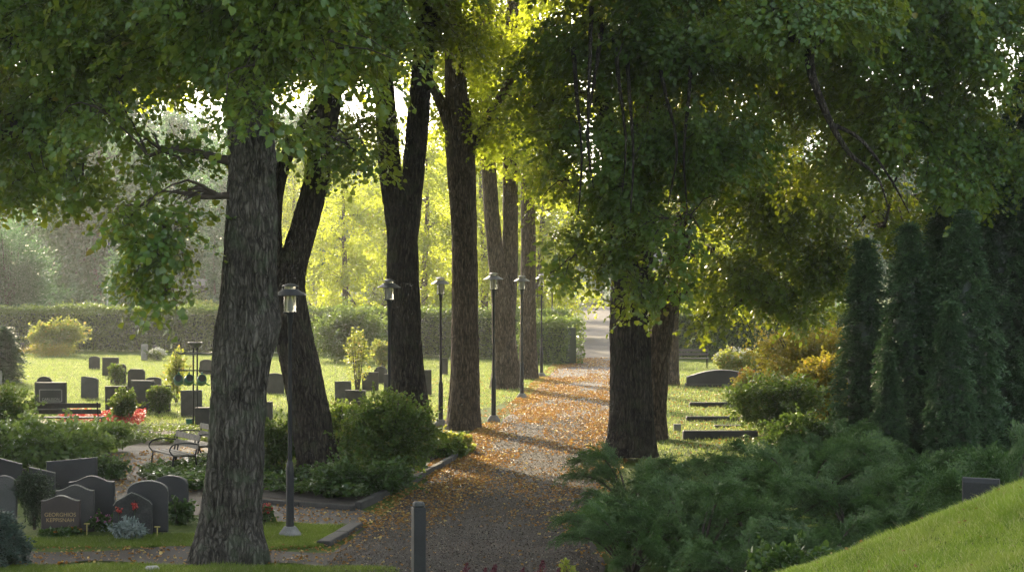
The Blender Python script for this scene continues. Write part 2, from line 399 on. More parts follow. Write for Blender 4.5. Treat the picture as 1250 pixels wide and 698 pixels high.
# ------------------------------------------------------------------ leaf engine
def leaf_geo(P, D, N, size, shape='heart', aspect=.9, fold=.16):
    """P base, D direction, N normal (n,3); returns verts, quads (2 per leaf)"""
    D = D/(np.linalg.norm(D, axis=1, keepdims=True)+1e-9)
    X = np.cross(D, N); X /= (np.linalg.norm(X, axis=1, keepdims=True)+1e-9); Z = np.cross(X, D)
    s = size[:, None]; n = len(P)
    if shape == 'heart':
        prof = [(0, 0, 0), (.48, .12, 1), (.46, .58, 1), (0, 1, -.3), (-.46, .58, 1), (-.48, .12, 1)]
        V = np.stack([P+s*(a*aspect*X+b*D+(fold*c*abs(a)*2)*Z) for a, b, c in prof], 1)
        i = np.arange(n)[:, None]*6
        Q = np.concatenate([i+np.array([[0, 3, 2, 1]]), i+np.array([[0, 5, 4, 3]])], 1).reshape(-1, 4)
        return V.reshape(-1, 3), Q, 2
    prof = [(0, 0, 0), (.5, .45, 1), (0, 1, 0), (-.5, .45, 1)]
    V = np.stack([P+s*(a*aspect*X+b*D+(fold*c*abs(a))*Z) for a, b, c in prof], 1)
    i = np.arange(n)[:, None]*4
    return V.reshape(-1, 3), i+np.array([[0, 1, 2, 3]]), 1
def unit(v): return v/(np.linalg.norm(v, axis=-1, keepdims=True)+1e-9)
def make_spray(g, n_side=6, leaves=5, L=.85, leaf=.092):
    """flat drooping linden twig; local x = twig direction"""
    pos = []; dr = []; nm = []
    for k in range(n_side):
        t = .12+.83*k/(n_side-1); base = np.array([L*t, 0, -.22*L*t*t]); sgn = 1 if k % 2 else -1
        ln = L*.5*(1-.55*t)*g.uniform(.8, 1.2); a = sgn*g.uniform(.6, 1.05) if k < n_side-1 else 0
        dv = np.array([math.cos(a), math.sin(a), g.uniform(-.3, .08)])
        for j in range(leaves):
            u = (j+.5)/leaves; p = base+dv*ln*u; p[2] -= .25*ln*u*u
            side = 1 if j % 2 else -1
            la = a+side*g.uniform(.4, 1.2); d = np.array([math.cos(la), math.sin(la), g.uniform(-.75, -.05)])
            pos.append(p+g.normal(0, .018, 3)); dr.append(d); nm.append(np.array([0, 0, 1])+g.normal(0, .38, 3))
    return np.array(pos), unit(np.array(dr)), unit(np.array(nm)), leaf*g.uniform(.5, 1.35, len(pos))
g0 = np.random.default_rng(3)
SPRAYS = [make_spray(g0) for _ in range(10)]
def rot_yaw_pitch_roll(yaw, pitch, roll):
    cy_, sy = np.cos(yaw), np.sin(yaw); cp, sp = np.cos(pitch), np.sin(pitch); cr, sr = np.cos(roll), np.sin(roll)
    z = np.zeros_like(yaw); o = np.ones_like(yaw)
    Rz = np.stack([np.stack([cy_, -sy, z], -1), np.stack([sy, cy_, z], -1), np.stack([z, z, o], -1)], -2)
    Ry = np.stack([np.stack([cp, z, sp], -1), np.stack([z, o, z], -1), np.stack([-sp, z, cp], -1)], -2)
    Rx = np.stack([np.stack([o, z, z], -1), np.stack([z, cr, -sr], -1), np.stack([z, sr, cr], -1)], -2)
    return Rz@Ry@Rx
def scatter_sprays(P, yaw, pitch, roll, sc, g, shape='heart', templates=None, leafmul=1.0, aspect=.9):
    T = templates or SPRAYS
    Rm = rot_yaw_pitch_roll(yaw, pitch, roll); idx = g.integers(0, len(T), len(P))
    Vs = []; Qs = []; rn = []; off = 0
    for k, (tp, td, tn, ts) in enumerate(T):
        s = np.where(idx == k)[0]
        if not len(s): continue
        p = (P[s][:, None, :]+np.einsum('mij,kj->mki', Rm[s], tp)*sc[s][:, None, None]).reshape(-1, 3)
        d = np.einsum('mij,kj->mki', Rm[s], td).reshape(-1, 3)
        n = np.einsum('mij,kj->mki', Rm[s], tn).reshape(-1, 3)
        n = unit(n+g.normal(0, .12, n.shape))
        sz = (ts[None, :]*sc[s][:, None]*leafmul).ravel()
        V, Q, c = leaf_geo(p, d, n, sz, shape, aspect)
        Vs.append(V); Qs.append(Q+off); off += len(V)
        rn.append(np.repeat(np.clip(np.repeat(g.uniform(0, 1, len(s)), len(tp))*.45+g.uniform(0, 1, len(p))*.55, 0, 1), c))
    return np.concatenate(Vs), np.concatenate(Qs), np.concatenate(rn)
def in_blob(g, c, r, n, shell=2.4):
    d = unit(g.normal(0, 1, (n, 3))); u = g.uniform(0, 1, n)**(1/shell)
    return np.array(c)+d*u[:, None]*np.array(r), d

def linden(name, label, base, stems, blobs, leafm, barkm, seed=0, group=None, seg=56, step=.1, ridge=.026, sec=5, bumps=(), dens=34, twigs=True, flare=.16, limb_from=None, cat='tree', gap=.36):
    """base: ground point. stems: list of (world pts, radii); blobs: list of (centre, (rx,ry,rz), spray scale, density)"""
    g = np.random.default_rng(seed+100)
    base = Vector(base); root = empty(name, base, label, cat, group)
    tk = Geo()
    for k, (pts, rad) in enumerate(stems):
        V, Q = trunk_geo([Vector(p)-base for p in pts], rad, seg if k == 0 else max(20, seg*2//3), step, ridge, flare if k == 0 else 0, seed+k, [(b[0]-base.x, b[1]-base.y, b[2]-base.z, b[3], b[4]) for b in bumps])
        tk.add(V, Q)
    ends = []
    for pts, rad in stems:
        C, r = catmull([Vector(p)-base for p in pts], rad, .3)
        ends += [(C[i], r[i]) for i in range(len(C)//3, len(C))]
    lb = Geo(); SP = []; SY = []; SC = []
    for (c, rr, sc, dn) in blobs:
        c = np.array(tuple(Vector(c)-base)); rr = np.array(rr, float)
        # limb: from the stem point that suits the blob best
        small = rr.max() < .7
        best = min(ends, key=lambda e: np.linalg.norm(e[0]-c)+(0 if small else (2.5 if e[0][2] > c[2]+.5 else 0)+max(0, .6*(e[0][2]-c[2]))))
        a, ra = best; L = np.linalg.norm(c-a)+.01
        up = np.array([0, 0, 1.])
        p1 = a+(c-a)*.35+up*L*.16+g.normal(0, .06*L, 3); p2 = a+(c-a)*.7+up*L*.10+g.normal(0, .06*L, 3)
        r0 = min(ra*.55, .055+.026*L)
        C, rs = catmull([a, p1, p2, c], [r0, r0*.7, r0*.5, r0*.28], .25)
        V, Q = tube_np(C+g.normal(0, .012, C.shape), rs, 8); lb.add(V, Q); ends += [(C[i_], rs[i_]*1.3) for i_ in range(len(C)//2, len(C))]
        tips = []
        for k in range(int(sec*(1+rr.max()/3))):
            i = g.integers(len(C)//2, len(C)); q, _ = in_blob(g, c, rr*.92, 1); q = q[0]; s0 = C[i]; l = np.linalg.norm(q-s0)
            mid = s0+(q-s0)*.5+up*l*.12+g.normal(0, .07*l, 3); q2 = q-up*l*.08
            C2, r2 = catmull([s0, mid, q2], [max(.018, rs[i]*.6), max(.012, rs[i]*.4), .006], .25)
            V, Q = tube_np(C2+g.normal(0, .01, C2.shape), r2, 5); lb.add(V, Q); tips.append(C2)
        n = int(6+dens*dn*(.75 if small else 1)*(rr[0]*rr[1]+rr[1]*rr[2]+rr[0]*rr[2])/(sc*sc))
        P, d = in_blob(g, c, rr, int(n*1.6))
        keep = (vnoise((P+np.array(tuple(base)))*.75/sc+seed) > gap) | small; P = P[keep][:n]; d = d[keep][:n]
        tp = np.concatenate(tips); m = int(len(P)*.35)
        if m: # some sprays sit right along the secondary branches
            j = g.integers(0, len(tp), m); P[:m] = tp[j]+g.normal(0, .12, (m, 3))
        SP.append(P); SY.append(np.arctan2(d[:, 1], d[:, 0])+g.normal(0, .7, len(P))); SC.append(np.full(len(P), sc)*g.uniform(.75, 1.2, len(P)))
    P = np.concatenate(SP); Y = np.concatenate(SY); SCv = np.concatenate(SC)
    pit = g.normal(.55, .32, len(P)); roll = g.normal(0, .35, len(P))
    P = P-(rot_yaw_pitch_roll(Y, pit, roll)@np.array([.4, 0, 0]))*SCv[:, None]
    V, Q, rn = scatter_sprays(P, Y, pit, roll, SCv, g)
    if twigs:
        # the twig of each spray, a thin triangular strip of tube
        Rm = rot_yaw_pitch_roll(Y, pit, roll)
        a = P; bq = P+(Rm@np.array([.45, 0, -.045]))*SCv[:, None]; cq = P+(Rm@np.array([.85, 0, -.19]))*SCv[:, None]
        w_ = .0045; VV = []
        for p_, w2 in ((a, w_), (bq, w_*.8), (cq, w_*.4)):
            for an in (0, 2.1, 4.2): VV.append(p_+np.array([math.cos(an), math.sin(an)*.5, math.sin(an)])*w2)
        VV = np.stack(VV, 1).reshape(-1, 3); i = np.arange(len(P))[:, None]*9
        QQ = np.concatenate([i+np.array([[r_*3+s_, r_*3+(s_+1) % 3, (r_+1)*3+(s_+1) % 3, (r_+1)*3+s_]]) for r_ in (0, 1) for s_ in range(3)], 0)
        lb.add(VV, QQ)
    tk.build('trunk', barkm, root)
    if lb.n: lb.build('branches', M['twig'], root)
    link('crown', raw_mesh('crown', V, None, leafm, arr=Q, rnd=rn), root)
    return root

def bush_mesh(g, radii, n, leaf, shape='heart', aspect=.8, up=.5, lumps=7, flat=0.0, inner=2.0):
    """leaves of a shrub round the origin (base on z=0)"""
    rx, ry, rz_ = radii; P = []; D = []
    cs = [(0, 0, rz_*.5, 1.0)]+[(g.uniform(-.55, .55)*rx, g.uniform(-.55, .55)*ry, g.uniform(.35, .72)*rz_, g.uniform(.35, .6)) for _ in range(lumps)]
    wts = np.array([c[3]**2 for c in cs]); wts /= wts.sum()
    for c, wt in zip(cs, wts):
        k = int(n*wt); d = unit(g.normal(0, 1, (k, 3))); u = g.uniform(0, 1, k)**(1/3.5)
        q = np.array(c[:3])+d*u[:, None]*np.array([rx*.82, ry*.82, rz_*.5])*c[3]*(1 if c[3] < 1 else .9)
        q = q+(vnoise(q*3.3+5)[:, None]-.5)*d*.7*min(radii)+(vnoise(q*8+9)[:, None]-.5)*d*.3*min(radii)
        P.append(q); D.append(d)
    ns = int(10+n/260); Ls = min(radii)*.55
    for k in range(ns):
        d0 = unit(g.normal(0, 1, 3)*[1, 1, .6]+[0, 0, .45]); q0 = np.array([0, 0, rz_*.45])+d0*np.array([rx, ry, rz_*.48])*g.uniform(.65, .85)
        k2 = int(8+Ls/leaf*2.2); u = np.linspace(0, 1, k2)[:, None]; bend = unit(g.normal(0, 1, 3)+[0, 0, .6])*.35
        P.append(q0+(d0*u+bend*u*u)*Ls*g.uniform(.4, 1.15)+g.normal(0, leaf*.3, (k2, 3))); D.append(np.tile(d0, (k2, 1)))
    P = np.concatenate(P); D = np.concatenate(D)
    ok = P[:, 2] > .01; P = P[ok]; D = D[ok]
    nrm = unit(D*.6+np.array([0, 0, up+.3])+g.normal(0, .5, D.shape)); dr = unit(D+g.normal(0, .6, D.shape)+np.array([0, 0, -flat]))
    V, Q, c = leaf_geo(P, dr, nrm, leaf*g.uniform(.6, 1.3, len(P)), shape, aspect)
    return V, Q, np.repeat(g.uniform(0, 1, len(P)), c)
def stems_geo(g, radii, n, r=.012):
    mb = Geo()
    for k in range(n):
        a = g.uniform(0, 6.28); e = np.array([math.cos(a)*radii[0]*g.uniform(.1, .75), math.sin(a)*radii[1]*g.uniform(.1, .75), radii[2]*g.uniform(.6, .95)])
        s = e*np.array([.15, .15, 0]); m_ = (s+e)/2+np.array([0, 0, .12*radii[2]])
        C, rr = catmull([s, m_, e], [r, r*.7, r*.3], .12); V, Q = tube_np(C, rr, 5); mb.add(V, Q)
    return mb
def bush(name, label, cat, loc, radii, n, leaf, m, group=None, seed=1, stems=9, shape='heart', aspect=.8, flowers=None, **kw):
    g = np.random.default_rng(seed+500); root = empty(name, loc, label, cat, group)
    V, Q, rn = bush_mesh(g, radii, n, leaf, shape, aspect, **kw)
    link('foliage', raw_mesh('foliage', V, None, m, arr=Q, rnd=rn), root)
    if stems: stems_geo(g, radii, stems, .006+.008*radii[2]).build('stems', M['twig'], root)
    if flowers:
        fm, fn, fs = flowers; d = unit(g.normal(0, 1, (fn, 3))); d[:, 2] = np.abs(d[:, 2])*.9+.1
        c = d*np.array(radii)*np.array([.8, .8, .55])+np.array([0, 0, radii[2]*.5])
        k = 7; P = np.repeat(c, k, 0)+g.normal(0, fs*.25, (fn*k, 3)); V, Q, c_ = leaf_geo(P, unit(g.normal(0, 1, P.shape)), unit(g.normal(0, .5, P.shape)+[0, 0, 1]), np.full(len(P), fs*.6), 'diamond', 1.0)
        link('flowers', raw_mesh('flowers', V, None, fm, arr=Q, rnd=np.repeat(g.uniform(0, 1, len(P)), c_)), root)
    return root
def needle_template(g, L=.5, n=13, side=.17, leaf=.05, flat=False, droop=.25, asp=.3):
    """plume of scale-leaf shoots; local x outward"""
    pos = []; dr = []; nm = []
    for k in range(n):
        t = (k+.5)/n; b = np.array([L*t, 0, (.10*L*math.sin(t*3.0)-droop*L*t*t)])
        for sg in (-1, 1):
            ln = side*(1.1-t)**.7*g.uniform(.7, 1.2); a = sg*g.uniform(.5, .95)
            tilt = g.uniform(-.25, .45) if not flat else g.uniform(-.12, .12)
            dv = np.array([math.cos(a), math.sin(a)*math.cos(tilt), math.sin(tilt)]); m_ = max(1, int(ln/(leaf*.62)))
            for j in range(m_):
                pos.append(b+dv*ln*j/m_); dr.append(dv+g.normal(0, .25, 3)+np.array([.15, 0, .05])); nm.append(np.array([0, 0, 1])+g.normal(0, .45, 3))
        pos.append(b); dr.append(np.array([1, 0, .1])+g.normal(0, .2, 3)); nm.append(np.array([0, 0, 1])+g.normal(0, .4, 3))
    return np.array(pos), unit(np.array(dr)), unit(np.array(nm)), leaf*g.uniform(.8, 1.4, len(pos))

# ------------------------------------------------------------------ SETTING: ground, paths, kerbs
def coords(a, spans):
    out = [a]
    for e, st in spans:
        n = max(1, int(round((e-out[-1])/st))); s0 = out[-1]; out += [s0+(e-s0)*(i+1)/n for i in range(n)]
    return np.array(out)
gx = coords(-700, [(-60, 60), (-20, 4), (-4, .8), (12, .25), (30, 2), (60, 6), (700, 60)])
gy = coords(-60, [(0, 6), (10, 1), (28, .25), (64, 1), (250, 8), (450, 15), (700, 60)])
XX, YY = np.meshgrid(gx, gy); ZZ = height(XX, YY)
near = (np.abs(XX) < 60) & (YY < 110)
ZZ = ZZ+np.where(near & ~((YY > 26) & (XX < 3.2)), (fbm(np.stack([XX*.7, YY*.7, XX*0], -1), 3)-.5)*.10, 0)
ZZ = ZZ-.012*((YY > 26) & (XX < 8) & (YY < 260))
nx, ny = len(gx), len(gy); ii, jj = np.meshgrid(np.arange(nx-1), np.arange(ny-1)); k0 = (jj*nx+ii).ravel()
gr = link('ground', raw_mesh('ground', np.stack([XX, YY, ZZ], -1).reshape(-1, 3), None, M['grass'], arr=np.stack([k0, k0+1, k0+nx+1, k0+nx], 1), smooth=True))
tag(gr, kind='structure')
PL = [(20, -3.0), (27, -2.9), (31, -2.6), (36, -2.15), (46.6, -1.2), (65, .4), (83, 1.66), (98, 2.8), (130, 4.2), (183, 6.4), (240, 8.4)]
def pleft(y): return float(np.interp(y, [p[0] for p in PL], [p[1] for p in PL]))
def pwid(y): return float(np.interp(y, [20, 30, 34, 50, 80, 240], [4.6, 4.0, 3.5, 3.7, 4.0, 4.6]))
ys = np.concatenate([np.arange(27.5, 100, .5), np.arange(100, 241, 5)])
V = []; 
g1 = np.random.default_rng(5)
wig = lambda y, s: .10*(fbm(np.array([[y*.9, s, 0.]]), 3)[0]-.5)*2
for y in ys:
    a = pleft(y)+wig(y, 3); b_ = pleft(y)+pwid(y)+wig(y, 50)*1.6
    for k in range(9): V.append((a+(b_-a)*k/8, y, .004+.03*math.sin(math.pi*k/8)))
Q = [(r*9+k, r*9+k+1, (r+1)*9+k+1, (r+1)*9+k) for r in range(len(ys)-1) for k in range(8)]
tag(link('path', raw_mesh('path', V, Q, M['path'], smooth=True)), kind='structure')
def sheet(name, pts, z, m):
    """flat polygon as a fan-free ngon at height z"""
    return tag(link(name, raw_mesh(name, [(p[0], p[1], z) for p in pts], [tuple(range(len(pts)))], m)), kind='structure')
# side path crossing at the front
cp = []
for px in range(-60, 481, 30): cp.append(G(px, 671+4*math.sin(px*.02))[:2])
cp += [G(500, 655)[:2], G(560, 640)[:2], G(560, 700)[:2], G(480, 698)[:2]]
for px in range(450, -61, -30): cp.append(G(px, 688+3*math.sin(px*.03+1)+(.02*max(0, px-250)))[:2])
sheet('side_path', cp, .0085, M['path'])
sheet('gravel_area', [G(*p)[:2] for p in ((60, 640), (95, 575), (130, 552), (190, 536), (262, 548), (320, 560), (320, 600), (440, 612), (432, 640), (330, 637), (230, 628), (150, 640))], .004, M['gravel'])
sheet('paved_strip', [G(*p)[:2] for p in ((300, 612), (436, 622), (470, 632), (425, 645), (330, 636), (300, 640))], .0125, M['pavers'])
sheet('planting_bed', [G(*p)[:2] for p in ((300, 605), (310, 575), (330, 545), (400, 525), (500, 524), (560, 548), (545, 566), (500, 590), (437, 619))], .017, M['soil'])
sheet('planting_bed', [G(*p)[:2] for p in ((-60, 585), (60, 598), (115, 580), (140, 552), (100, 518), (-60, 500))], .017, M['soil'])
sheet('planting_bed', [G(*p)[:2] for p in ((-60, 512), (60, 520), (262, 528), (262, 538), (60, 528), (-60, 528))], .021, M['soil'])
def kerb(pts, label, wd=.12, h=.13, name='kerb'):
    mb = MB()
    for a, b_ in zip(pts[:-1], pts[1:]):
        a = Vector((a[0], a[1], 0)); b_ = Vector((b_[0], b_[1], 0)); L = (b_-a).length; n = max(1, round(L/1.0))
        for k in range(n):
            p = a+(b_-a)*((k+.5)/n)
            mb.box((p.x, p.y, h/2-.03+random.uniform(-.01, .01)), (L/n/2-.008, wd/2, h/2+.03), math.atan2(b_.y-a.y, b_.x-a.x)+random.uniform(-.015, .015), .014)
    o = mb.build(name, M['kerb']); return tag(o, label, 'kerb')
gp = lambda *ps: [G(*p)[:2] for p in ps]
kerb(gp((437, 622), (470, 606), (505, 588), (548, 566), (578, 549)), 'stone kerb between the shrub bed and the leaf strewn path')
kerb(gp((395, 666), (436, 643)), 'short tilted kerb stone at the corner of the grass by the nearest lamp', .22, .08)
kerb(gp((300, 614), (434, 624)), 'low kerb along the front edge of the ground cover bed', .06, .1)

# haze
mb = MB(); mb.box((0, 0, 12), (760, 760, 13.5)); hzb = mb.build('haze', None); hzb.data.materials.clear()
hm = bpy.data.materials.new('haze_air'); hm.use_nodes = True; t = hm.node_tree; t.nodes.clear()
o_ = nd(t, 'ShaderNodeOutputMaterial'); pv = nd(t, 'ShaderNodeVolumePrincipled')
pv.inputs['Color'].default_value = (.93, .95, .97, 1); pv.inputs['Density'].default_value = HAZE; pv.inputs['Anisotropy'].default_value = .66
t.links.new(pv.outputs[0], o_.inputs['Volume']); hzb.data.materials.append(hm); tag(hzb, 'thin morning haze lying over the whole cemetery', 'haze', kind='stuff')

# ------------------------------------------------------------------ AVENUE TREES
def stem(pts):  # (px, py, d, radius)
    return [W(p[0], p[1], p[2]) for p in pts], [p[3] for p in pts]
def B(px, py, d, rx, rz, sc=1.0, dn=1.0, ry=None): return (W(px, py, d), (rx, ry or rx, rz), sc, dn)
def above(base, zc, r, rz, sc=2.1, dn=1.0, n=3, seed=0):  # upper crowns out of view; second layers are added to shade the foreground
    gg = np.random.default_rng(seed); out = []
    for k in range(n):
        a = 6.28*k/n+seed; out.append((Vector((base.x+math.cos(a)*r*.55, base.y+math.sin(a)*r*.55, zc+gg.uniform(-1, 1))), (r*.7, r*.7, rz), sc, dn))
    return out
AV = None
b1 = G(280, 685)
s1 = stem([(280, 689, b1.y, .45), (281, 640, b1.y, .41), (287, 560, b1.y, .40), (291, 480, b1.y, .39), (297, 415, b1.y, .42), (302, 370, b1.y, .39), (306, 300, b1.y, .37), (308, 200, b1.y+.2, .34), (302, 80, b1.y+.4, .30), (300, -60, b1.y+.5, .26), (296, -260, b1.y+.3, .16)])
s1b = stem([(304, 130, b1.y+.3, .2), (340, 30, b1.y+.8, .15), (395, -120, b1.y+1.5, .1)])
bp = W(325, 395, b1.y)
linden('linden_tree', 'grey barked tree with mossy roots in front of the nearest lamp', b1, [s1, s1b],
       [B(335, 40, 29, 1.5, .75, 1, .9), B(230, 30, 30, 1.5, .7, 1, .8), B(310, 125, 27.8, .5, .45, 1, .7), B(180, 190, 30, 1.1, .45, 1, .3), B(160, 80, 33, 1.2, .6, 1, .35), B(215, 235, 29.6, .75, .4, 1, .35),
        B(150, 265, 29.6, .55, .3, 1, .8), B(205, 285, 29.5, .5, .35, 1, .8), B(180, 315, 29.4, .4, .3, 1, .9), B(165, 345, 29.4, .28, .2, 1, .9), B(205, 360, 29.4, .22, .2, 1, .8), B(110, 140, 30.5, .9, .4, 1, .25), B(410, 60, 29.5, 1.1, .8, 1, .8), B(355, -30, 28, 2.2, .7, 1, 1), B(200, -60, 30, 2.2, .8, 1, 1)]+above(b1, 12.5, 4.5, 2.6, 2.0, 1.0, 4, 1)+above(b1, 17.5, 4.5, 2.6, 2.6, 1.0, 4, 5),
       M['linden'], M['bark_grey'], 1, None, seg=128, step=.045, ridge=.034, bumps=[(bp.x+.2, bp.y-.1, bp.z, .42, .13), (b1.x-.28, b1.y-.35, .12, .28, .10), (b1.x+.33, b1.y-.3, .16, .26, .13), (b1.x+.05, b1.y-.4, 1.9, .16, .05)], flare=.2)
b2 = G(392, 588)
s2 = stem([(392, 590, b2.y, .43), (384, 540, b2.y, .39), (372, 470, b2.y, .37), (357, 400, b2.y, .36), (350, 345, b2.y, .36), (364, 300, b2.y, .27), (384, 230, b2.y, .25), (398, 150, b2.y, .23), (410, 60, b2.y, .21), (418, -60, b2.y, .18)])
s2b = stem([(346, 370, b2.y-.1, .25), (333, 320, b2.y-.1, .22), (334, 250, b2.y, .17), (350, 190, b2.y+.2, .13), (378, 145, b2.y+.3, .09), (395, 100, b2.y+.3, .07)])
s2c = stem([(334, 260, b2.y, .14), (322, 200, b2.y, .13), (318, 60, b2.y, .11)])
linden('linden_tree', 'dark forked tree leaning left out of the ground cover behind the nearest lamp', b2, [s2, s2b, s2c],
       [B(410, 40, 40, 2.0, 1.1, 1, .8), B(430, 185, 39.5, .8, .5, 1, .45), B(350, 165, 39, .9, .5, 1, .5), B(250, 70, 41, 1.5, .5, 1, .25), B(395, -60, 40, 3, 1.2, 1, .9)]+above(b2, 14, 5, 3, 2.1, 1, 4, 2)+above(b2, 19, 4.5, 2.6, 2.6, 1.0, 4, 5),
       M['linden'], M['bark_dark'], 2, None, seg=80, step=.07, ridge=.03)
b3 = G(508, 553)
s3 = stem([(508, 554, b3.y, .48), (503, 510, b3.y, .42), (495, 430, b3.y, .38), (491, 340, b3.y, .36), (490, 285, b3.y, .33), (477, 215, b3.y-.1, .25), (470, 120, b3.y-.2, .22), (464, 30, b3.y-.3, .2), (455, -80, b3.y-.3, .18)])
s3b = stem([(493, 320, b3.y+.1, .27), (501, 245, b3.y+.1, .25), (512, 130, b3.y+.2, .25), (521, 10, b3.y+.3, .24), (528, -100, b3.y+.3, .2)])
s3c = stem([(473, 130, b3.y-.2, .17), (455, 70, b3.y-.4, .13), (440, 30, b3.y-.6, .1)])
linden('linden_tree', 'dark tree with two tall stems in a V behind the leafy shrub', b3, [s3, s3b, s3c],
       [B(455, 25, 46, 1.4, .9, 1, .7), B(440, 150, 46, .9, .55, 1, .35), B(545, 30, 48, 1.5, .9, 1, .6), B(480, -60, 47, 3.2, 1.2, 1, .9)]+above(b3, 15, 5, 3, 2.2, 1, 4, 3)+above(b3, 20, 4.5, 2.6, 2.6, 1.0, 4, 5),
       M['linden'], M['bark_dark'], 3, None, seg=72, step=.08, ridge=.03)
b4 = G(566, 523)
s4 = stem([(566, 524, b4.y, .44), (567, 480, b4.y, .38), (568, 400, b4.y, .35), (567, 300, b4.y, .34), (562, 180, b4.y, .37), (556, 90, b4.y, .26), (552, -30, b4.y, .2)])
s4b = stem([(560, 180, b4.y, .2), (540, 130, b4.y-.2, .15), (520, 90, b4.y-.4, .1)])
s4c = stem([(568, 190, b4.y, .16), (592, 150, b4.y+.3, .12), (625, 95, b4.y+.5, .09)])
linden('linden_tree', 'upright brown trunked tree standing between two lamps on the left verge', b4, [s4, s4b, s4c],
       [B(590, 50, 55, 1.8, 1.1, 1, .55), B(600, 150, 54, 1.3, .7, 1, .45), B(560, 130, 55, 1.0, .5, 1, .4), B(660, 60, 56, 1.6, 1.0, 1, .6), B(560, -50, 55, 2.8, 1.0, 1.2, .5)]+above(b4, 17.5, 4, 2, 2.3, .45, 3, 4),
       M['linden_gold'], M['bark_brown'], 4, None, seg=56, step=.12, ridge=.024)
b5 = G(618, 474)
s5 = stem([(618, 475, b5.y, .52), (616, 420, b5.y, .43), (613, 360, b5.y, .38), (604, 300, b5.y, .27), (597, 210, b5.y, .25), (593, 120, b5.y, .22), (590, 0, b5.y, .2)])
s5b = stem([(618, 385, b5.y+.1, .33), (623, 300, b5.y+.1, .27), (623, 200, b5.y+.1, .25), (622, 100, b5.y+.1, .25), (626, 0, b5.y+.1, .2)])
linden('linden_tree', 'hazy tree forking low into two stems between the second and third verge lamps', b5, [s5, s5b],
       [B(600, 165, 70, 2.2, 1.1, 1.2, .6), B(640, 90, 72, 2.6, 1.4, 1.2, .7), B(560, 70, 72, 2.6, 1.4, 1.2, .6), B(665, 210, 71, 1.5, .8, 1.2, .5), B(600, -20, 72, 3, 1.2, 1.4, .5)]+above(b5, 18, 4, 2, 2.5, .35, 3, 5),
       M['linden_gold'], M['bark_brown'], 5, None, seg=48, step=.15, ridge=.022)
b6 = G(645, 463)
s6 = stem([(645, 464, b6.y, .36), (645, 400, b6.y, .29), (645, 300, b6.y, .27), (644, 200, b6.y, .25), (641, 80, b6.y, .2), (640, -20, b6.y, .15)])
linden('linden_tree', 'slim hazy trunk just left of the farthest verge lamp', b6, [s6],
       [B(650, 175, 80, 2.0, 1.1, 1.2, .6), B(680, 120, 82, 2.4, 1.4, 1.2, .7), B(630, 30, 80, 2.6, 1.3, 1.4, .5), B(690, 240, 84, 1.6, .9, 1.2, .5)]+above(b6, 19, 4, 2, 2.5, .3, 3, 6),
       M['linden_gold'], M['bark_brown'], 6, None, seg=40, step=.2, ridge=.02)
r1 = GD(767, 45.5)
t1 = stem([(769, 556, 45.5, .52), (770, 520, 45.5, .48), (770, 440, 45.5, .45), (770, 370, 45.5, .44), (775, 300, 45.5, .40), (786, 200, 45.6, .38), (800, 80, 45.8, .32), (812, -60, 46, .26)])
t1b = stem([(768, 330, 45.5, .3), (752, 240, 45.4, .24), (738, 130, 45.2, .18), (728, 20, 45, .13)])
linden('linden_tree', 'stout black trunk behind the junipers at the right path edge, hung with low boughs', r1, [t1, t1b]+[stem([(a_, b_, 42.5, .05), (a_+c_*.4, b_+55, 40.6, .035), (a_+c_, b_+130, 40.0, .022), (a_+c_*.6, b_+200, 40.2, .008)]) for a_, b_, c_ in ((735, 30, -18), (750, 45, 14), (722, 10, -4), (765, 60, 8), (700, 60, 10), (800, 50, 26), (845, 60, -10))],
       [B(760, 60, 43, 1.9, 1.2, 1, 1.1), B(850, 50, 42, 1.9, 1.2, 1, 1.2), B(790, 190, 42, 1.6, .95, 1, 1.3), B(870, 170, 41, 1.5, 1.0, 1, 1.2), B(745, 250, 42.5, .9, .7, 1, 1.0),
        B(800, 285, 41.5, 1.05, .6, 1, 1.3), B(750, 320, 42.5, .6, .4, 1, .8), B(815, 340, 42, .6, .42, 1, 1.0), B(775, 355, 42, .55, .3, 1, .9), B(700, 160, 43, .9, .9, 1, .7), B(685, 330, 42.5, .35, .2, 1, .7),
        B(850, 265, 41, .9, .7, 1, 1.1), B(690, 225, 43, .75, .6, 1, .8), B(680, 60, 44, 1.3, .9, 1, .8), B(705, 290, 43, .6, .5, 1, .8), B(650, 130, 45, .9, .5, 1, .5), B(800, -60, 43, 3.2, 1.4, 1.2, 1)]+above(r1, 15, 5.5, 3.2, 2.2, 1.1, 4, 7),
       M['linden'], M['bark_dark'], 7, None, seg=80, step=.08, ridge=.032, gap=.30)
r2 = GD(802, 50.5)
t2 = stem([(795, 545, 50.5, .38), (797, 500, 50.5, .32), (804, 430, 50.5, .30), (816, 360, 50.5, .28), (832, 290, 50.5, .25), (850, 180, 50.5, .22), (870, 60, 50.5, .18)])
linden('linden_tree', 'slimmer brown trunk leaning right directly behind the stout black trunk', r2, [t2],
       [B(900, 330, 49, 1.7, .8, 1, 1.0), B(960, 250, 48, 1.8, 1.1, 1, 1.1), B(905, 220, 50, 1.8, 1.2, 1, 1.1), B(960, 370, 49, 1.1, .5, 1, .9), B(880, 385, 49, .8, .35, 1, .6), B(930, 100, 48, 2.2, 1.3, 1, 1.1), B(1010, 320, 48, 1.3, .8, 1, 1.0), B(890, -20, 48, 3, 1.2, 1, 1)]+above(r2, 15.5, 5, 3, 2.3, 1, 4, 8),
       M['linden'], M['bark_brown'], 8, None, seg=48, step=.12, ridge=.024, gap=.33)
r3 = G(817, 470)
t3 = stem([(815, 472, r3.y, .42), (817, 440, r3.y, .34), (819, 380, r3.y, .3), (824, 300, r3.y, .27), (830, 150, r3.y, .22), (835, 20, r3.y, .17)])
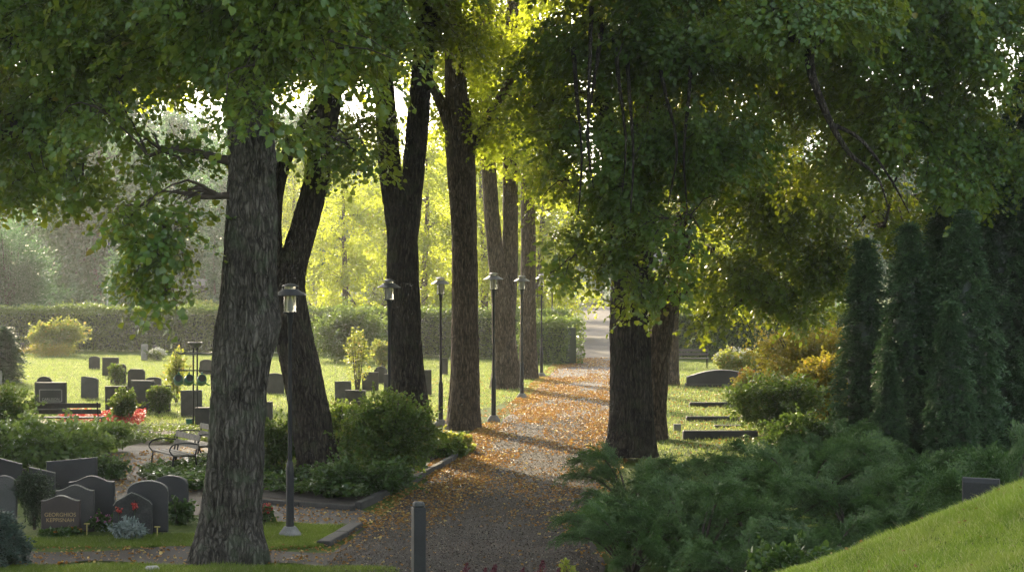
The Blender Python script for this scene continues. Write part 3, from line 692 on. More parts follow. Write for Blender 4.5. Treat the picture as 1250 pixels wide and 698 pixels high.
linden('linden_tree', 'hazy trunk on the right lawn beside the faraway bench', r3, [t3],
       [B(850, 340, 74, 1.6, .8, 1.2, .7), B(800, 150, 76, 3, 1.8, 1.3, .9), B(870, 230, 74, 2.6, 1.6, 1.3, .9), B(920, 350, 76, 1.8, .8, 1.2, .8)]+above(r3, 15, 5, 3, 2.5, 1, 3, 9),
       M['linden_gold'], M['bark_brown'], 9, None, seg=36, step=.2, ridge=.02)
r4 = GD(1180, 50)
t4 = stem([(1180, 545, 50, .5), (1180, 420, 50, .42), (1172, 250, 50, .38), (1150, 80, 49, .32), (1130, -80, 48, .25)])
t4b = stem([(1140, 20, 48.5, .22), (1060, 15, 43, .18), (1000, 42, 38, .14), (968, 45, 36.5, .10)])
t4c = stem([(1005, 40, 38.3, .11), (988, 70, 37.6, .09), (1005, 130, 37.4, .07), (1035, 185, 37.2, .045), (1070, 215, 37, .02), (1085, 255, 37, .01)])
t4d = stem([(1012, 150, 37.4, .04), (1050, 170, 37.2, .03), (1085, 215, 37.5, .02), (1110, 260, 38, .01)])
linden('linden_tree', 'tree behind the dark columnar conifers whose long bare bough arches over the right lawn', r4, [t4, t4b, t4c, t4d],
       [B(1060, 40, 42, 2.2, 1.1, 1, 1.0), B(1190, 50, 42, 2.2, 1.4, 1, 1.2), B(1120, 160, 43, 1.8, 1.0, 1, 1.1), B(1220, 190, 43, 1.6, .9, 1, 1.1), B(1030, 200, 44, 1.5, 1.0, 1, .7), B(1080, 275, 46, 1.5, .7, 1, .9), B(1040, 110, 46, 1.8, 1.0, 1, 1), B(1150, 228, 42, 1.1, .6, 1, 1.1), B(990, 0, 38, 1.8, .7, 1, 1.0), B(940, 10, 37, 1.4, .7, 1, 1),
        B(1100, -50, 42, 4, 1.4, 1.2, 1)]+above(r4, 14, 6, 3, 2.2, 1, 4, 10),
       M['linden'], M['bark_dark'], 10, None, seg=40, step=.15, ridge=.024, gap=.30)
l0 = GD(-130, 36)
q0 = stem([(-130, 620, 36, .55), (-128, 500, 36, .45), (-120, 300, 36, .42), (-100, 120, 36, .36), (-80, -60, 36, .3), (-60, -300, 36, .18)])
linden('linden_tree', 'tree outside the left edge whose light green leaves fill the upper left corner', l0, [q0],
       [B(15, 60, 33, 1.5, .9, 1, .8), B(30, 170, 33, 1.2, .7, 1, .7), B(95, 60, 32.5, 1.3, .8, 1, .8), B(20, 225, 34, .9, .35, 1, .6), B(100, 0, 32, 2.2, .8, 1, 1), B(100, 215, 32.5, .8, .45, 1, .5), B(70, 120, 33, 1.1, .5, 1, .6), B(-60, 100, 34, 2.2, 1.4, 1.2, .8), B(0, -80, 34, 3, 1.5, 1.3, .8)]+above(l0, 12, 5.5, 3.5, 2.1, 1.1, 5, 11)+above(l0, 18, 5.5, 3, 2.6, 1.1, 5, 12),
       M['linden'], M['bark_grey'], 11, None, seg=40, step=.15, ridge=.024, gap=.44)

for px_, d_, lb_, sd_ in ((300, 63, 'tree added for shade far behind the grey trunk, only its high leaves in view', 41),):  # extra tree, put in so its crown shades the near path
    q_ = GD(px_, d_); st_ = ([q_+Vector((0, 0, -.1)), q_+Vector((0, 0, 5)), q_+Vector((.2, 0, 10)), q_+Vector((0, 0, 16))], [.36, .3, .22, .08])
    linden('linden_tree', lb_, q_, [st_], [(q_+Vector((math.cos(a_)*r_, math.sin(a_)*r_, z_)), (2.6, 2.6, 1.7), 1.6, 1.1) for a_, r_, z_ in ((0, 3, 11.5), (1.3, 3, 12), (2.5, 3.2, 11.5), (3.8, 3, 12), (5, 3.2, 11.5), (.5, 2.6, 14.5), (2.6, 2.6, 14.5), (4.6, 2.6, 14.5), (0, 0, 17))],
           M['linden_gold'], M['bark_brown'], sd_, None, seg=30, step=.3, twigs=False)

l2 = GD(-110, 74)  # added tree, mostly out of view, shading the gravel area
linden('linden_tree', 'farther tree added for shade beyond the left edge, behind the one overhanging the lawn', l2, [([l2+Vector((0, 0, -.1)), l2+Vector((0, 0, 5)), l2+Vector((.3, 0, 11)), l2+Vector((.4, 0, 20))], [.5, .42, .3, .08])],
       [B(-110, 30, 74, 3.6, 2.4, 1.6, 1.1), B(-10, -10, 72, 3.2, 2, 1.6, 1.1), B(-200, 60, 74, 3.5, 2.4, 1.6, 1.1), B(-40, 110, 74, 2.4, 1.4, 1.5, 1), B(-120, -100, 72, 4, 2.5, 1.8, 1.1)]+above(l2, 17, 6, 3, 2.3, 1.2, 5, 21),
       M['linden'], M['bark_dark'], 44, None, gap=.3, seg=30, step=.3, twigs=False)
l1 = GD(-190, 56)  # added to shade the left front; some boughs show at upper left
linden('linden_tree', 'tree added for shade beyond the left edge whose boughs hang over the upper left of the lawn', l1, [([l1+Vector((0, 0, -.1)), l1+Vector((0, 0, 5)), l1+Vector((.3, 0, 10)), l1+Vector((.4, 0, 17))], [.5, .42, .3, .08])],
       [B(20, 110, 50, 2.4, 1.3, 1.2, .9), B(60, 130, 49, 1.2, .8, 1.1, .5), B(0, 200, 50, 1.6, .9, 1.2, .7), B(70, 10, 50, 2.6, 1.4, 1.3, 1), B(190, 0, 52, 2.4, 1.0, 1.3, .7), B(140, -60, 57, 3.2, 1.6, 1.6, 1.1), B(-80, 150, 52, 3, 2, 1.5, 1), B(-120, 0, 55, 3.5, 2, 1.6, 1), B(20, -90, 58, 3.5, 2, 1.7, 1.1), B(230, -120, 60, 3, 1.6, 1.7, 1.0)]+above(l1, 15, 6, 3.2, 2.2, 1.2, 5, 13)+above(l1, 20, 5, 2.6, 2.6, 1.2, 4, 6),
       M['linden'], M['bark_dark'], 43, None, gap=.44, seg=30, step=.3, twigs=False)

# ------------------------------------------------------------------ far trees
def far_tree(name, label, h, r, z0, leafm, barkm, seed, loc, group=None, tr=.2, sc=2.6, dens=24, n=9, cone=False):
    base = Vector((0, 0, 0)); g = np.random.default_rng(seed); bl = []
    for k in range(n):
        t = k/(n-1); z = z0+(h-z0)*t; a = k*2.4; rr = r*(math.sin(math.pi*(.18+.72*t))**.7 if not cone else (1.02-t))
        bl.append((Vector((math.cos(a)*rr*.4, math.sin(a)*rr*.4, z)), (rr*.72, rr*.72, (h-z0)/n*1.15), sc, 1.0))
    st = ([Vector((0, 0, -.1)), Vector((.1, 0, h*.3)), Vector((-.1, .1, h*.6)), Vector((0, 0, h*.95))], [tr*1.2, tr, tr*.7, tr*.15])
    return linden(name, label, base, [st], bl, leafm, barkm, seed, group, gap=.25, seg=16, step=.6, ridge=.01, dens=dens, twigs=False, sec=3, flare=.3)
fa = far_tree('broadleaf_tree', '', 17, 5.5, 3.0, M['far_leaf'], M['bark_brown'], 21, None)
fb = far_tree('broadleaf_tree', '', 13, 4.5, 1.0, M['linden_gold'], M['bark_brown'], 22, None, sc=1.4, dens=11)
fc = far_tree('birch_tree', '', 16, 4.0, 4.0, M['far_leaf'], M['bark_birch'], 23, None, tr=.24, sc=2.2)
fd = far_tree('conifer_tree', '', 15, 3.0, .8, M['thuja'], M['bark_brown'], 24, None, sc=2.2, cone=True, dens=18)
def place(proto, used, px, d, s, label, group=None, rz=None):
    p = GD(px, d); rz = random.uniform(0, 6.28) if rz is None else rz
    if not used:
        proto.location = p; proto.rotation_euler = (0, 0, rz); proto.scale = (s, s, s); proto['label'] = label
        if group: proto['group'] = group
        used.append(1); return proto
    return copy_thing(proto, p, rz, s, label, group)
ua, ub, uc, ud = [], [], [], []
GA = 'hazy broadleaf trees of the far background'
for px, d, s in ((120, 152, 1.22), (-60, 150, .95), (55, 200, 1.1), (150, 205, 1.1), (215, 240, 1.3), (310, 250, 1.4), (380, 210, 1.15), (400, 275, 1.5), (80, 240, 1.3), (-40, 190, 1.05), (40, 215, 1.2), (110, 185, .9), (180, 225, 1.15), (250, 200, 1.0), (300, 180, .95), (340, 230, 1.2), (760, 240, .9), (830, 190, 1.0), (890, 150, .8), (960, 160, 1.0),
                 (1040, 170, 1.05), (1110, 150, .9), (1190, 160, 1.0), (1260, 175, 1.1), (1330, 150, 1.0), (620, 260, 1.0), (560, 250, 1.1), (480, 255, 1.1), (420, 240, 1.1), (700, 270, .8), (735, 265, .75), (10, 260, 1.3), (140, 270, 1.35), (260, 275, 1.35), (800, 280, 1.1)):
    place(fa, ua, px, d, s, 'dim blue green broadleaf tree in the far haze '+('behind the lit lawn at the left' if px < 330 else 'behind the middle of the avenue' if px < 720 else 'behind the right hedge and dark conifers'), GA)
GB = 'sunlit yellow green trees beyond the hedge'
for px, d, s, lb in ((420, 122, .85, 'glowing yellow green tree beyond the hedge seen right of the leaning trunk'), (520, 118, .95, 'glowing yellow green tree beyond the hedge filling the gap right of the V shaped trunk'), (470, 150, 1.1, 'tall glowing tree farther back between the leaning trunk and the V shaped trunk'),
                 (590, 128, 1.1, 'glowing yellow green tree beyond the hedge behind the low forked trunk'), (660, 125, 1.0, 'glowing tree left of the far end of the path'), (560, 160, 1.25, 'tall glowing tree far behind the upright brown trunk'), (640, 175, 1.2, 'tall glowing tree far behind the slim hazy trunk'),
                 (860, 112, .8, 'yellow green tree behind the right hedge'), (360, 150, 1.0, 'glowing tree behind the hedge seen through the fork of the leaning tree')):
    place(fb, ub, px, d, s, lb, GB)
for px, d, s, lb in ((86, 158, .95, 'white trunked birch left of the hanging leafy branch'), (222, 165, 1.0, 'white trunked birch in front of the dark shed')):
    place(fc, uc, px, d, s, lb, 'hazy birches beyond the hedge')
for px, d, s, lb in ((60, 172, .62, 'hazy pointed conifer behind the low hedges, left of the birches'), (140, 168, .55, 'hazy pointed conifer between the two birches'), (262, 150, .45, 'small hazy conifer just left of the grey trunk'), (1300, 60, .8, 'dark conifer just outside the right edge')):
    place(fd, ud, px, d, s, lb)

# ------------------------------------------------------------------ hedges
def hedge(name, label, pts, hgt, wd, m, seed, leaf=.10, dens=120):
    dens = dens*5
    """pts: ground polyline"""
    g = np.random.default_rng(seed); base = Vector((pts[0][0], pts[0][1], 0)); root = empty(name, base, label, 'hedge')
    core = MB(); Ps = []; Ns = []
    for a, b_ in zip(pts[:-1], pts[1:]):
        a = Vector((a[0], a[1], 0))-base; b_ = Vector((b_[0], b_[1], 0))-base; L = (b_-a).length; d = (b_-a).normalized(); nrm = Vector((-d.y, d.x, 0))
        c = (a+b_)/2; core.box((c.x, c.y, hgt*.45), (L/2+.02, wd*.25, hgt*.42), math.atan2(d.y, d.x))
        n = int(L*dens*(2*hgt+wd)); u = g.uniform(-.3, L+.3, n); f = g.uniform(0, 2*hgt+wd, n)
        side = np.where(f < hgt, -1, np.where(f > hgt+wd, 1, 0)); zz = np.where(side == -1, f, np.where(side == 1, f-hgt-wd, hgt))
        lat = np.where(side == 0, f-hgt-wd/2, side*wd/2)
        P = np.array(a)[None]+u[:, None]*np.array(d)[None]+lat[:, None]*np.array(nrm)[None]; P[:, 2] = zz
        N = side[:, None]*np.array(nrm)[None]+(side == 0)[:, None]*np.array([0, 0, 1.])[None]
        off = (fbm(P*.9+seed, 3)-.5)*.45+(fbm(P*4+seed, 2)-.5)*.25-np.abs(g.normal(0, .1, n)); P = P+N*off[:, None]
        topfuzz = (side == 0)*np.abs(g.normal(0, .09, n)); P[:, 2] += topfuzz
        Ps.append(P); Ns.append(N)
    P = np.concatenate(Ps); N = np.concatenate(Ns); ok = P[:, 2] > 0; P = P[ok]; N = N[ok]
    V, Q, c = leaf_geo(P, unit(g.normal(0, .7, P.shape)+np.array([0, 0, .3])+N*.5), unit(N+g.normal(0, .6, P.shape)), leaf*g.uniform(.6, 1.4, len(P)), 'diamond', .75)
    link('foliage', raw_mesh('foliage', V, None, m, arr=Q, rnd=np.repeat(g.uniform(0, 1, len(P)), c)), root)
    core.build('light_block_core', M['yew'], root); return root  # solid dark box added inside the hedge to block light
hL = 98.
hedge('hedge', 'long clipped hedge across the back of the left lawn', [(-34, 108), (-14.5, 104), (-8.5, 101), (-2.5, 98), (2.2, 95)], 2.15, 1.3, M['hedge'], 31, .11, 90)
hedge('hedge', 'clipped hedge end at the left edge of the path beside the farthest verge lamp', [(.9, 91.5), (2.6, 90.2)], 1.85, 1.4, M['hedge'], 32, .10, 130)
hedge('hedge', 'clipped hedge behind the bench on the right lawn', [(7.0, 97), (13.5, 95), (24, 92)], 2.3, 1.3, M['hedge'], 33, .11, 90)
hedge('hedge', 'low hazy hedge on the far left ground in front of the dark shed', [(-27, 148), (-20, 146)], 1.7, 1.2, M['hedge'], 34, .16, 40)
hedge('hedge', 'farthest low hedge right below the dark shed', [(-29, 165), (-21, 162)], 2.1, 1.2, M['hedge'], 35, .16, 40)

# ------------------------------------------------------------------ lamps
def make_lamp():
    r = empty('street_lamp', (0, 0, 0), '', 'street lamp', 'black park lamps with round shades')
    MB().lathe([(.175, -.05), (.175, .06), (.15, .09), (.10, .16), (.085, .17)], n=28).build('concrete_foot', M['concrete'], r, smooth=True)
    MB().lathe([(.064, .12), (.062, 1.10), (.059, 1.13), (.045, 1.19), (.038, 1.20)], n=20).build('lower_sleeve', M['black'], r, smooth=True)
    MB().lathe([(.036, 1.15), (.030, 3.36), (.045, 3.40), (.052, 3.50), (.06, 3.53)], n=16).build('pole', M['black'], r, smooth=True)
    MB().lathe([(.105, 3.53), (.11, 3.54), (.11, 3.555), (.10, 3.56)], n=24).build('lantern_base', M['black'], r, smooth=True)
    MB().lathe([(.092, 3.56), (.096, 3.57), (.096, 3.81), (.092, 3.82)], n=24).build('glass', M['glass'], r, smooth=True)
    MB().lathe([(.03, 3.57), (.035, 3.60), (.035, 3.70), (.02, 3.74)], n=12).build('bulb', M['bulb'], r, smooth=True)
    mb = MB()
    for k in range(4):
        a = k*math.pi/2+.5; mb.box((.102*math.cos(a), .102*math.sin(a), 3.745), (.006, .006, .19))
    mb.build('lantern_frame', M['black'], r)
    MB().lathe([(.262, 3.815), (.268, 3.822), (.20, 3.862), (.13, 3.905), (.115, 3.915), (.11, 3.905), (.13, 3.89), (.2, 3.845), (.25, 3.812)], n=36).build('shade', M['lampgrey'], r, smooth=True)
    mb = MB(); mb.lathe([(.088, 3.91), (.088, 3.965)], n=20); mb.build('upper_glass', M['glass'], r, smooth=True)
    MB().lathe([(.13, 3.955), (.135, 3.965), (.08, 3.992), (.03, 4.004), (.0, 4.006)], n=28).build('cap', M['lampgrey'], r, smooth=True)
    return r
lamp = make_lamp(); first = True
for px, d, lb in ((354, 32.4, 'nearest black lamp standing on a concrete foot in the small grass patch'), (475, 45.0, 'black lamp rising out of the leafy shrub left of the V shaped trunk'),
                  (538, 55.3, 'black lamp between the V shaped trunk and the upright brown trunk'), (602.5, 56.8, 'black lamp on the lawn right of the upright brown trunk'),
                  (637, 66.8, 'black lamp on the lawn in front of the low forked trunk, right side'), (661, 80, 'lamp beside the hedge end at the path'),
                  (674, 96, 'hazy lamp just behind the hedge end'), (686, 128, 'faint lamp beside the far path, nearest of the far group'), (692, 150, 'faint lamp beside the far path, second of the far group'),
                  (698, 170, 'faint lamp beside the far path, third of the far group'), (704, 198, 'faintest lamp at the far end of the path')):
    p = GD(px, d); s = {602.5: 1.03, 637: 1.0}.get(px, 1.0)
    if first: lamp.location = p; lamp.rotation_euler.z = .3; lamp['label'] = lb; first = False
    else: copy_thing(lamp, p, random.uniform(0, 3), (s, s, s), lb)

# ------------------------------------------------------------------ gravestones
def outline(kind, w, h):
    x = w/2; pts = [(-x, 0), (x, 0)]
    if kind == 'flat': pts += [(x, h), (-x, h)]
    elif kind == 'round': pts += [(x, h*.8)]+[(x*math.cos(a), h*.8+h*.2*math.sin(a)) for a in np.linspace(.15, math.pi-.15, 15)]+[(-x, h*.8)]
    elif kind == 'arch':
        pts += [(x, h*.86)]+[(x*math.cos(a)**1, h*.86+h*.14*math.sin(a)) for a in np.linspace(.2, math.pi-.2, 15)]+[(-x, h*.86)]
    elif kind == 'wave':
        pts += [(x*t, h*(.88+.12*(.5+.5*math.cos(math.pi*min(1, abs(t)*1.08))))) for t in np.linspace(1, -1, 19)]
    elif kind == 'shoulder':
        pts += [(x, h*.82), (x*.8, h*.84)]+[(x*.78*math.cos(a), h*.84+h*.16*math.sin(a)) for a in np.linspace(.3, math.pi-.3, 11)]+[(-x*.8, h*.84), (-x, h*.82)]
    elif kind == 'segment': pts += [(x*t, h*(.40+.60*math.cos(t*1.45))) for t in np.linspace(1, -1, 21)]
    elif kind == 'peak': pts += [(x, h*.72), (x*.86, h*.80), (x*.35, h*.93), (-.05*x, h), (-x*.4, h*.92), (-x*.85, h*.80), (-x, h*.7)]
    elif kind == 'chamfer': pts += [(x, h*.88), (x*.72, h), (-x*.72, h), (-x, h*.88)]
    elif kind == 'slant': pts += [(x, h*.86), (x*.7, h*.93), (-x*.6, h), (-x, h*.97)]
    elif kind == 'rightdrop': pts += [(x, h*.97), (-x, h*.86)]
    elif kind == 'leftdrop': pts += [(x, h*.82), (-x, h)]
    return pts
def slab_mesh(pts, th, bev=.012, rough=0, seed=0):
    cx = sum(p[0] for p in pts)/len(pts); cz = sum(p[1] for p in pts)/len(pts); g = random.Random(seed)
    def ring(y, ins): return [(p[0]+(cx-p[0])*ins+(g.uniform(-1, 1)*rough), y+(g.uniform(-1, 1)*rough), max(-.05 if p[1] < .01 else 0, p[1]+(cz-p[1])*ins+(g.uniform(-1, 1)*rough if p[1] > .05 else 0))) for p in pts]
    w = max(p[0] for p in pts)*2; b = bev/(w/2)
    rings = [ring(-th/2, b), ring(-th/2+bev, 0), ring(th/2-bev, 0), ring(th/2, b)]; n = len(pts)
    v = sum(rings, []); f = []
    for r_ in range(3):
        for i in range(n): f.append((r_*n+i, r_*n+(i+1) % n, (r_+1)*n+(i+1) % n, (r_+1)*n+i))
    f.append(tuple(range(n-1, -1, -1))); f.append(tuple(range(3*n, 4*n)))
    return v, f
def text_mesh(txt, size, m, parent, loc, name='inscription'):
    cu = bpy.data.curves.new('t', 'FONT'); cu.body = txt; cu.size = size; cu.extrude = .002; cu.align_x = 'CENTER'
    o = bpy.data.objects.new('t', cu); COL.objects.link(o)
    dg = bpy.context.evaluated_depsgraph_get(); me = bpy.data.meshes.new_from_object(o.evaluated_get(dg)); bpy.data.objects.remove(o)
    me.materials.clear(); me.materials.append(m); q = link(name, me, parent); q.location = loc; q.rotation_euler = (R(90), 0, 0); return q
GS = {}
def stone(key, x0, x1, yt, yb, kind, m, label, rz=0, th=.13, plinth=False, rough=0, lean=0, d=None, edge=False):
    cx = (x0+x1)/2; p = G(cx, yb) if d is None else GD(cx, d); s = F/p.y; w = (x1-x0)/s/max(.5, math.cos(rz)); h = (CH-(yt-HY)/s)-p.z
    r = empty('gravestone', p, label, 'gravestone', 'gravestones standing in the cemetery lawn', rz)
    zz = 0
    if plinth:
        MB().box((0, 0, .035), (w/2+.05, th/2+.06, .075), 0, .012).build('plinth', M['g_mid'], r); zz = .11
    v, f = slab_mesh(outline(kind, w, h-zz), th, .014, rough, int(cx))
    o = link('slab', raw_mesh('slab', v, f, M[m]), r, (0, 0, zz)); o.rotation_euler.x = lean
    if not edge and key not in ('b', 'm2'): r.rotation_euler = (random.uniform(-.03, .03), random.uniform(-.022, .022), rz)
    if edge:
        # pale strip along the top edge
        pts = [q for q in outline(kind, w, h-zz) if q[1] > .6*(h-zz)]; mbx = MB()
        for a, b_ in zip(pts[:-1], pts[1:]):
            A = Vector((a[0], -th/2-.001, zz+a[1]-.004)); Bq = Vector((b_[0], -th/2-.001, zz+b_[1]-.004)); L = (Bq-A).length
            if L < .001: continue
            mbx.tube([A, Bq], .0065, 5)
        mbx.build('pale_edge', M['g_edge'], r)
    GS[key] = (r, w, h, th); return r
stone('h', -8, 26, 557, 606, 'leftdrop', 'g_dark', 'dark gravestone at the left edge below the leafy perennials', .15)
stone('i', 57, 119, 556, 608, 'rightdrop', 'g_dark', 'wide dark slab whose top slopes left, rearmost of the front group', -.1)
stone('j', 36, 67, 569, 612, 'leftdrop', 'g_dark', 'small dark stone showing only a pale slanting edge behind the round yew', .2, edge=True)
stone('a', -12, 20, 580, 646, 'round', 'g_grey', 'grey round topped gravestone at the left edge beside the round yew', .1)
stone('d', 85, 141, 580, 642, 'wave', 'g_dark', 'broad dark gravestone with curved top, behind the two wavy ones', -.05)
stone('c', 69, 115, 591, 648, 'wave', 'g_mid', 'grey gravestone with wavy top right behind the brown inscribed one', .05, edge=True)
stone('b', 51, 98, 604, 655, 'wave', 'g_red', 'brown inscribed gravestone with wavy top, frontmost by the side path', 0.02, edge=True)
stone('g', 187, 230, 580, 636, 'round', 'g_dark', 'dark round topped gravestone nearest the grey trunk', -.1)
stone('f', 156, 205, 586, 649, 'round', 'g_dark', 'tall dark round topped gravestone behind the rough hewn one', 0.08, edge=True)
stone('e', 139, 186, 600, 653, 'peak', 'g_rough', 'rough hewn pointed gravestone behind the silver leaved plant', 0.05, rough=.012, edge=True)
stone('k', 309, 319, 598, 640, 'flat', 'g_dark', 'dark gravestone seen edge on between the grey trunk and the nearest lamp', 0, .3)
r, w_, h_, th = GS['b']
text_mesh('GEORGHIOS', .088, M['gold'], r, (0, -th/2-.002, h_*.50)); text_mesh('KEPPISNAH', .088, M['gold'], r, (0, -th/2-.002, h_*.37))
stone('m1', 43, 66, 459, 499, 'shoulder', 'g_mid', 'shouldered gravestone half hidden behind the framed inscribed block')
stone('m2', 44.5, 81, 466.5, 503, 'flat', 'g_mid', 'square gravestone with a framed name plate above the dark bench', 0, .2)
r, w_, h_, th = GS['m2']
mb = MB(); z0 = h_*.36; 
for s_, c_ in ((-1, 0), (1, 0)): mb.box((s_*w_*.37, -th/2-.006, h_*.56), (.013, .008, h_*.2))
for s_ in (-1, 1): mb.box((0, -th/2-.006, h_*.56+s_*h_*.2), (w_*.37-.013, .008, .013))
mb.build('name_frame', M['g_light'], r)
text_mesh('CARLSSON', .105, M['pale_letter'], r, (0, -th/2-.002, h_*.40))
stone('m3', 99, 120, 459, 487, 'slant', 'g_grey', 'grey gravestone with a slanting rounded top alone on the lit lawn', -.15)
stone('m4', 108.5, 122, 434.5, 451, 'round', 'g_mid', 'small round topped gravestone far back on the lit lawn')
stone('m5', 125, 145, 436, 459, 'flat', 'g_mid', 'brownish square gravestone far back right of the small round topped one')
stone('m6', 135, 154, 444, 469, 'chamfer', 'g_grey', 'grey gravestone with ivy in front, below the brownish square one')
stone('m7', 129, 156, 471, 505, 'flat', 'g_mid', 'upright square gravestone behind a leafy plant and red begonias', .05)
stone('m8', 156, 177, 450, 478, 'chamfer', 'g_mid', 'gravestone with cut corners behind the wide leafy one')
stone('m9', 160, 188, 464, 502, 'flat', 'g_grey', 'wide grey gravestone in the middle of the lit group')
stone('m10', 178, 197, 460, 481, 'arch', 'g_mid', 'low gravestone peeking out above the leaf covered one')
stone('m11', 187, 208, 470, 503, 'flat', 'g_mid', 'gravestone almost covered by a creeping shrub')
stone('m12', 221, 247, 476, 509, 'flat', 'g_grey', 'square gravestone directly behind the watering can stand', .06)
stone('m13', 239, 264, 497, 522, 'flat', 'g_mid', 'low wide block at the foot of the watering can stand, touching the grey trunk', 0, .3)
stone('m14', 211, 225, 447, 466, 'flat', 'g_mid', 'small flat topped gravestone behind the pale leaved sapling')
stone('m15', 244, 260, 438.5, 457, 'round', 'g_mid', 'round topped gravestone far back just left of the grey trunk')
stone('m16', 172.5, 180, 420, 440, 'flat', 'g_light', 'tall pale narrow stone beside the white flowers', 0, .2)
stone('m17', 186, 191.5, 421, 437, 'flat', 'g_grey', 'slim grey stone right behind the white flowers')
stone('m18', 323, 347, 455, 481, 'round', 'g_grey', 'grey round topped gravestone seen through the gap left of the leaning trunk')
stone('m19', 320, 333, 490, 514, 'flat', 'g_dark', 'small dark block below the gap left of the leaning trunk')
stone('m20', 409, 429, 465, 493, 'flat', 'g_grey', 'light grey square gravestone right of the leaning trunk')
stone('m21', 421, 446, 476, 501, 'flat', 'g_mid', 'low square gravestone in front of the light grey one, above the shrub')
stone('m22', 442, 462, 454, 477, 'flat', 'g_mid', 'dark square gravestone behind the young sapling')
stone('m23', 457, 473, 447, 468, 'shoulder', 'g_mid', 'shouldered gravestone left of the second lamp')
stone('m24', 469, 496, 456, 491, 'flat', 'g_mid', 'tall gravestone right of the second lamp, half behind the V shaped trunk')
stone('m25', 518, 527, 451, 482, 'flat', 'g_mid', 'narrow gravestone edge right of the V shaped trunk')
stone('m26', 539, 546.5, 437, 458, 'flat', 'g_mid', 'narrow far gravestone touching the upright brown trunk')
stone('m27', 646, 657, 440, 458, 'arch', 'g_mid', 'gravestone at the foot of the slim hazy trunk')
stone('m28', 51-51-4, 2, 452, 470, 'flat', 'g_light', 'pale slab at the left edge beside the conical thuja')
stone('m29', 25, 29, 418, 434, 'flat', 'g_mid', 'slim post like stone left of the pale yellow shrub')
stone('r1', 838, 924, 451, 472, 'segment', 'g_dark', 'very wide low dark gravestone with an arched top on the right lawn', 0, .3, plinth=True)
stone('r2', 881, 931, 434, 453, 'arch', 'g_mid', 'wide arched gravestone behind the pale hydrangea')
stone('r3', 925, 935.5, 444, 471, 'flat', 'g_dark', 'narrow dark upright stone left of the two white posts', 0, .2)
stone('r4', 940, 944, 438, 468, 'flat', 'g_light', 'left one of two white stone posts at the yellow bushes', 0, .12)
stone('r5', 946, 951, 439, 470, 'flat', 'g_light', 'right one of two white stone posts at the yellow bushes', 0, .12)
stone('r6', 958, 978, 519, 552, 'flat', 'rust', 'reddish stone with a sunlit edge among the dark shrubs', .6, .12)
stone('r7', 822, 831, 517, 526, 'flat', 'g_light', 'tiny pale stone marker on the sunlit right lawn', 0, .12)
stone('r8', 1176, 1217, 583, 600, 'flat', 'g_dark', 'dark gravestone top showing above the mound beside the raised juniper bough', -.4, .12, d=24.4)
def low_border(x0, x1, yt, yb, label):
    a = G(x0, yb); b_ = G(x1, yb); hh = (yb-yt)/F*a.y; c = (a+b_)/2; r_ = MB().box((0, 0, hh/2-.02), ((b_-a).length/2, .12, hh/2+.02), 0, .02).build('grave_border', M['g_mid'], None, (c.x, c.y+.12, hz(c.x, c.y)))
    tag(r_, label, 'grave border', 'low stone grave borders on the right lawn')
low_border(842, 908, 491.5, 497, 'low stone border on the right lawn, farthest of the four')
low_border(838, 908, 508.5, 513, 'thin low stone border, second of the four on the right lawn')
low_border(838, 922, 526, 536, 'widest low stone border, nearest the junipers')
low_border(872, 905, 519, 521.5, 'short thin stone border just above the widest one')
r_ = tag(MB().box((0, 0, .02), (.1, .08, .05), .3, .03).build('stone', M['g_light'], None, G(186, 697)), 'small pale stone in the grass at the lower left', 'stone')
# granite bollard at the front
p = GD(511, 27.6)
v = []; mb = MB(); hb = 1.10
mb.box((0, 0, hb*.47-.05), (.085, .085, hb*.47+.05), 0, .012); ro = empty('bollard', p, 'square grey granite bollard at the bottom edge of the path', 'bollard', rz=.28)
mb.build('post', M['g_dark'], ro)
mb = MB(); mb.box((0, 0, hb*.94+.035), (.074, .074, .035), 0, .02); mb.build('cap', M['g_grey'], ro)
# plant labels: yellow pegs
for px, py, lb in ((13, 651, 'beside the left edge in front of the grey round topped stone'), (106, 652, 'between the brown inscribed stone and its neighbour'), (192, 656, 'right of the rough hewn stone')):
    q = empty('grave_marker', G(px, py), 'small yellow topped peg '+lb, 'marker', 'yellow pegs along the front graves')
    MB().box((0, 0, .07), (.008, .008, .09)).build('peg', M['yellow_tag'], q); MB().box((0, 0, .17), (.045, .02, .009), 0, .003).build('plate', M['yellow_tag'], q)

# ------------------------------------------------------------------ benches
def bench_slat(name, label, loc, rz, L=1.5, woodm='wood', arms=True, back=True):
    r = empty(name, loc, label, 'bench', rz=rz)
    for k in range(3): MB().box((0, -.19+.155*k, .43), (L/2, .065, .016), 0, .006).build('seat_slat', M[woodm], r)
    if back:
        rt = Euler((R(-14), 0, 0)).to_matrix()
        MB().box((0, .26, .60), (L/2, .014, .06), 0, .005, rt).build('back_slat', M[woodm], r); MB().box((0, .295, .76), (L/2, .014, .06), 0, .005, rt).build('back_slat', M[woodm], r)
    for s in (-1, 1):
        x = s*(L/2-.08); mb = MB()
        mb.tube([(x, -.30, 0), (x, -.27, .2), (x, -.24, .41)], .018, 8); mb.tube([(x, -.24, .405), (x, .2, .405)], .016, 8); mb.tube([(x, .36, 0), (x, .24, .25), (x, .22, .42), (x, .32, .84)], .018, 8)
        mb.build('side_frame', M['iron'], r, smooth=True)
        if arms:
            mb = MB(); mb.tube(catmull([(x, -.24, .41), (x, -.33, .52), (x, -.27, .63), (x, -.1, .67), (x, .12, .66), (x, .27, .64)], [.016]*6, .05)[0].tolist(), .015, 8); mb.build('armrest', M['iron'], r, smooth=True)
    return r
p = G(213, 578); bench_slat('park_bench', 'black framed bench with curved arms and pale wooden slats, nearer of two', p, R(-62), 1.5)
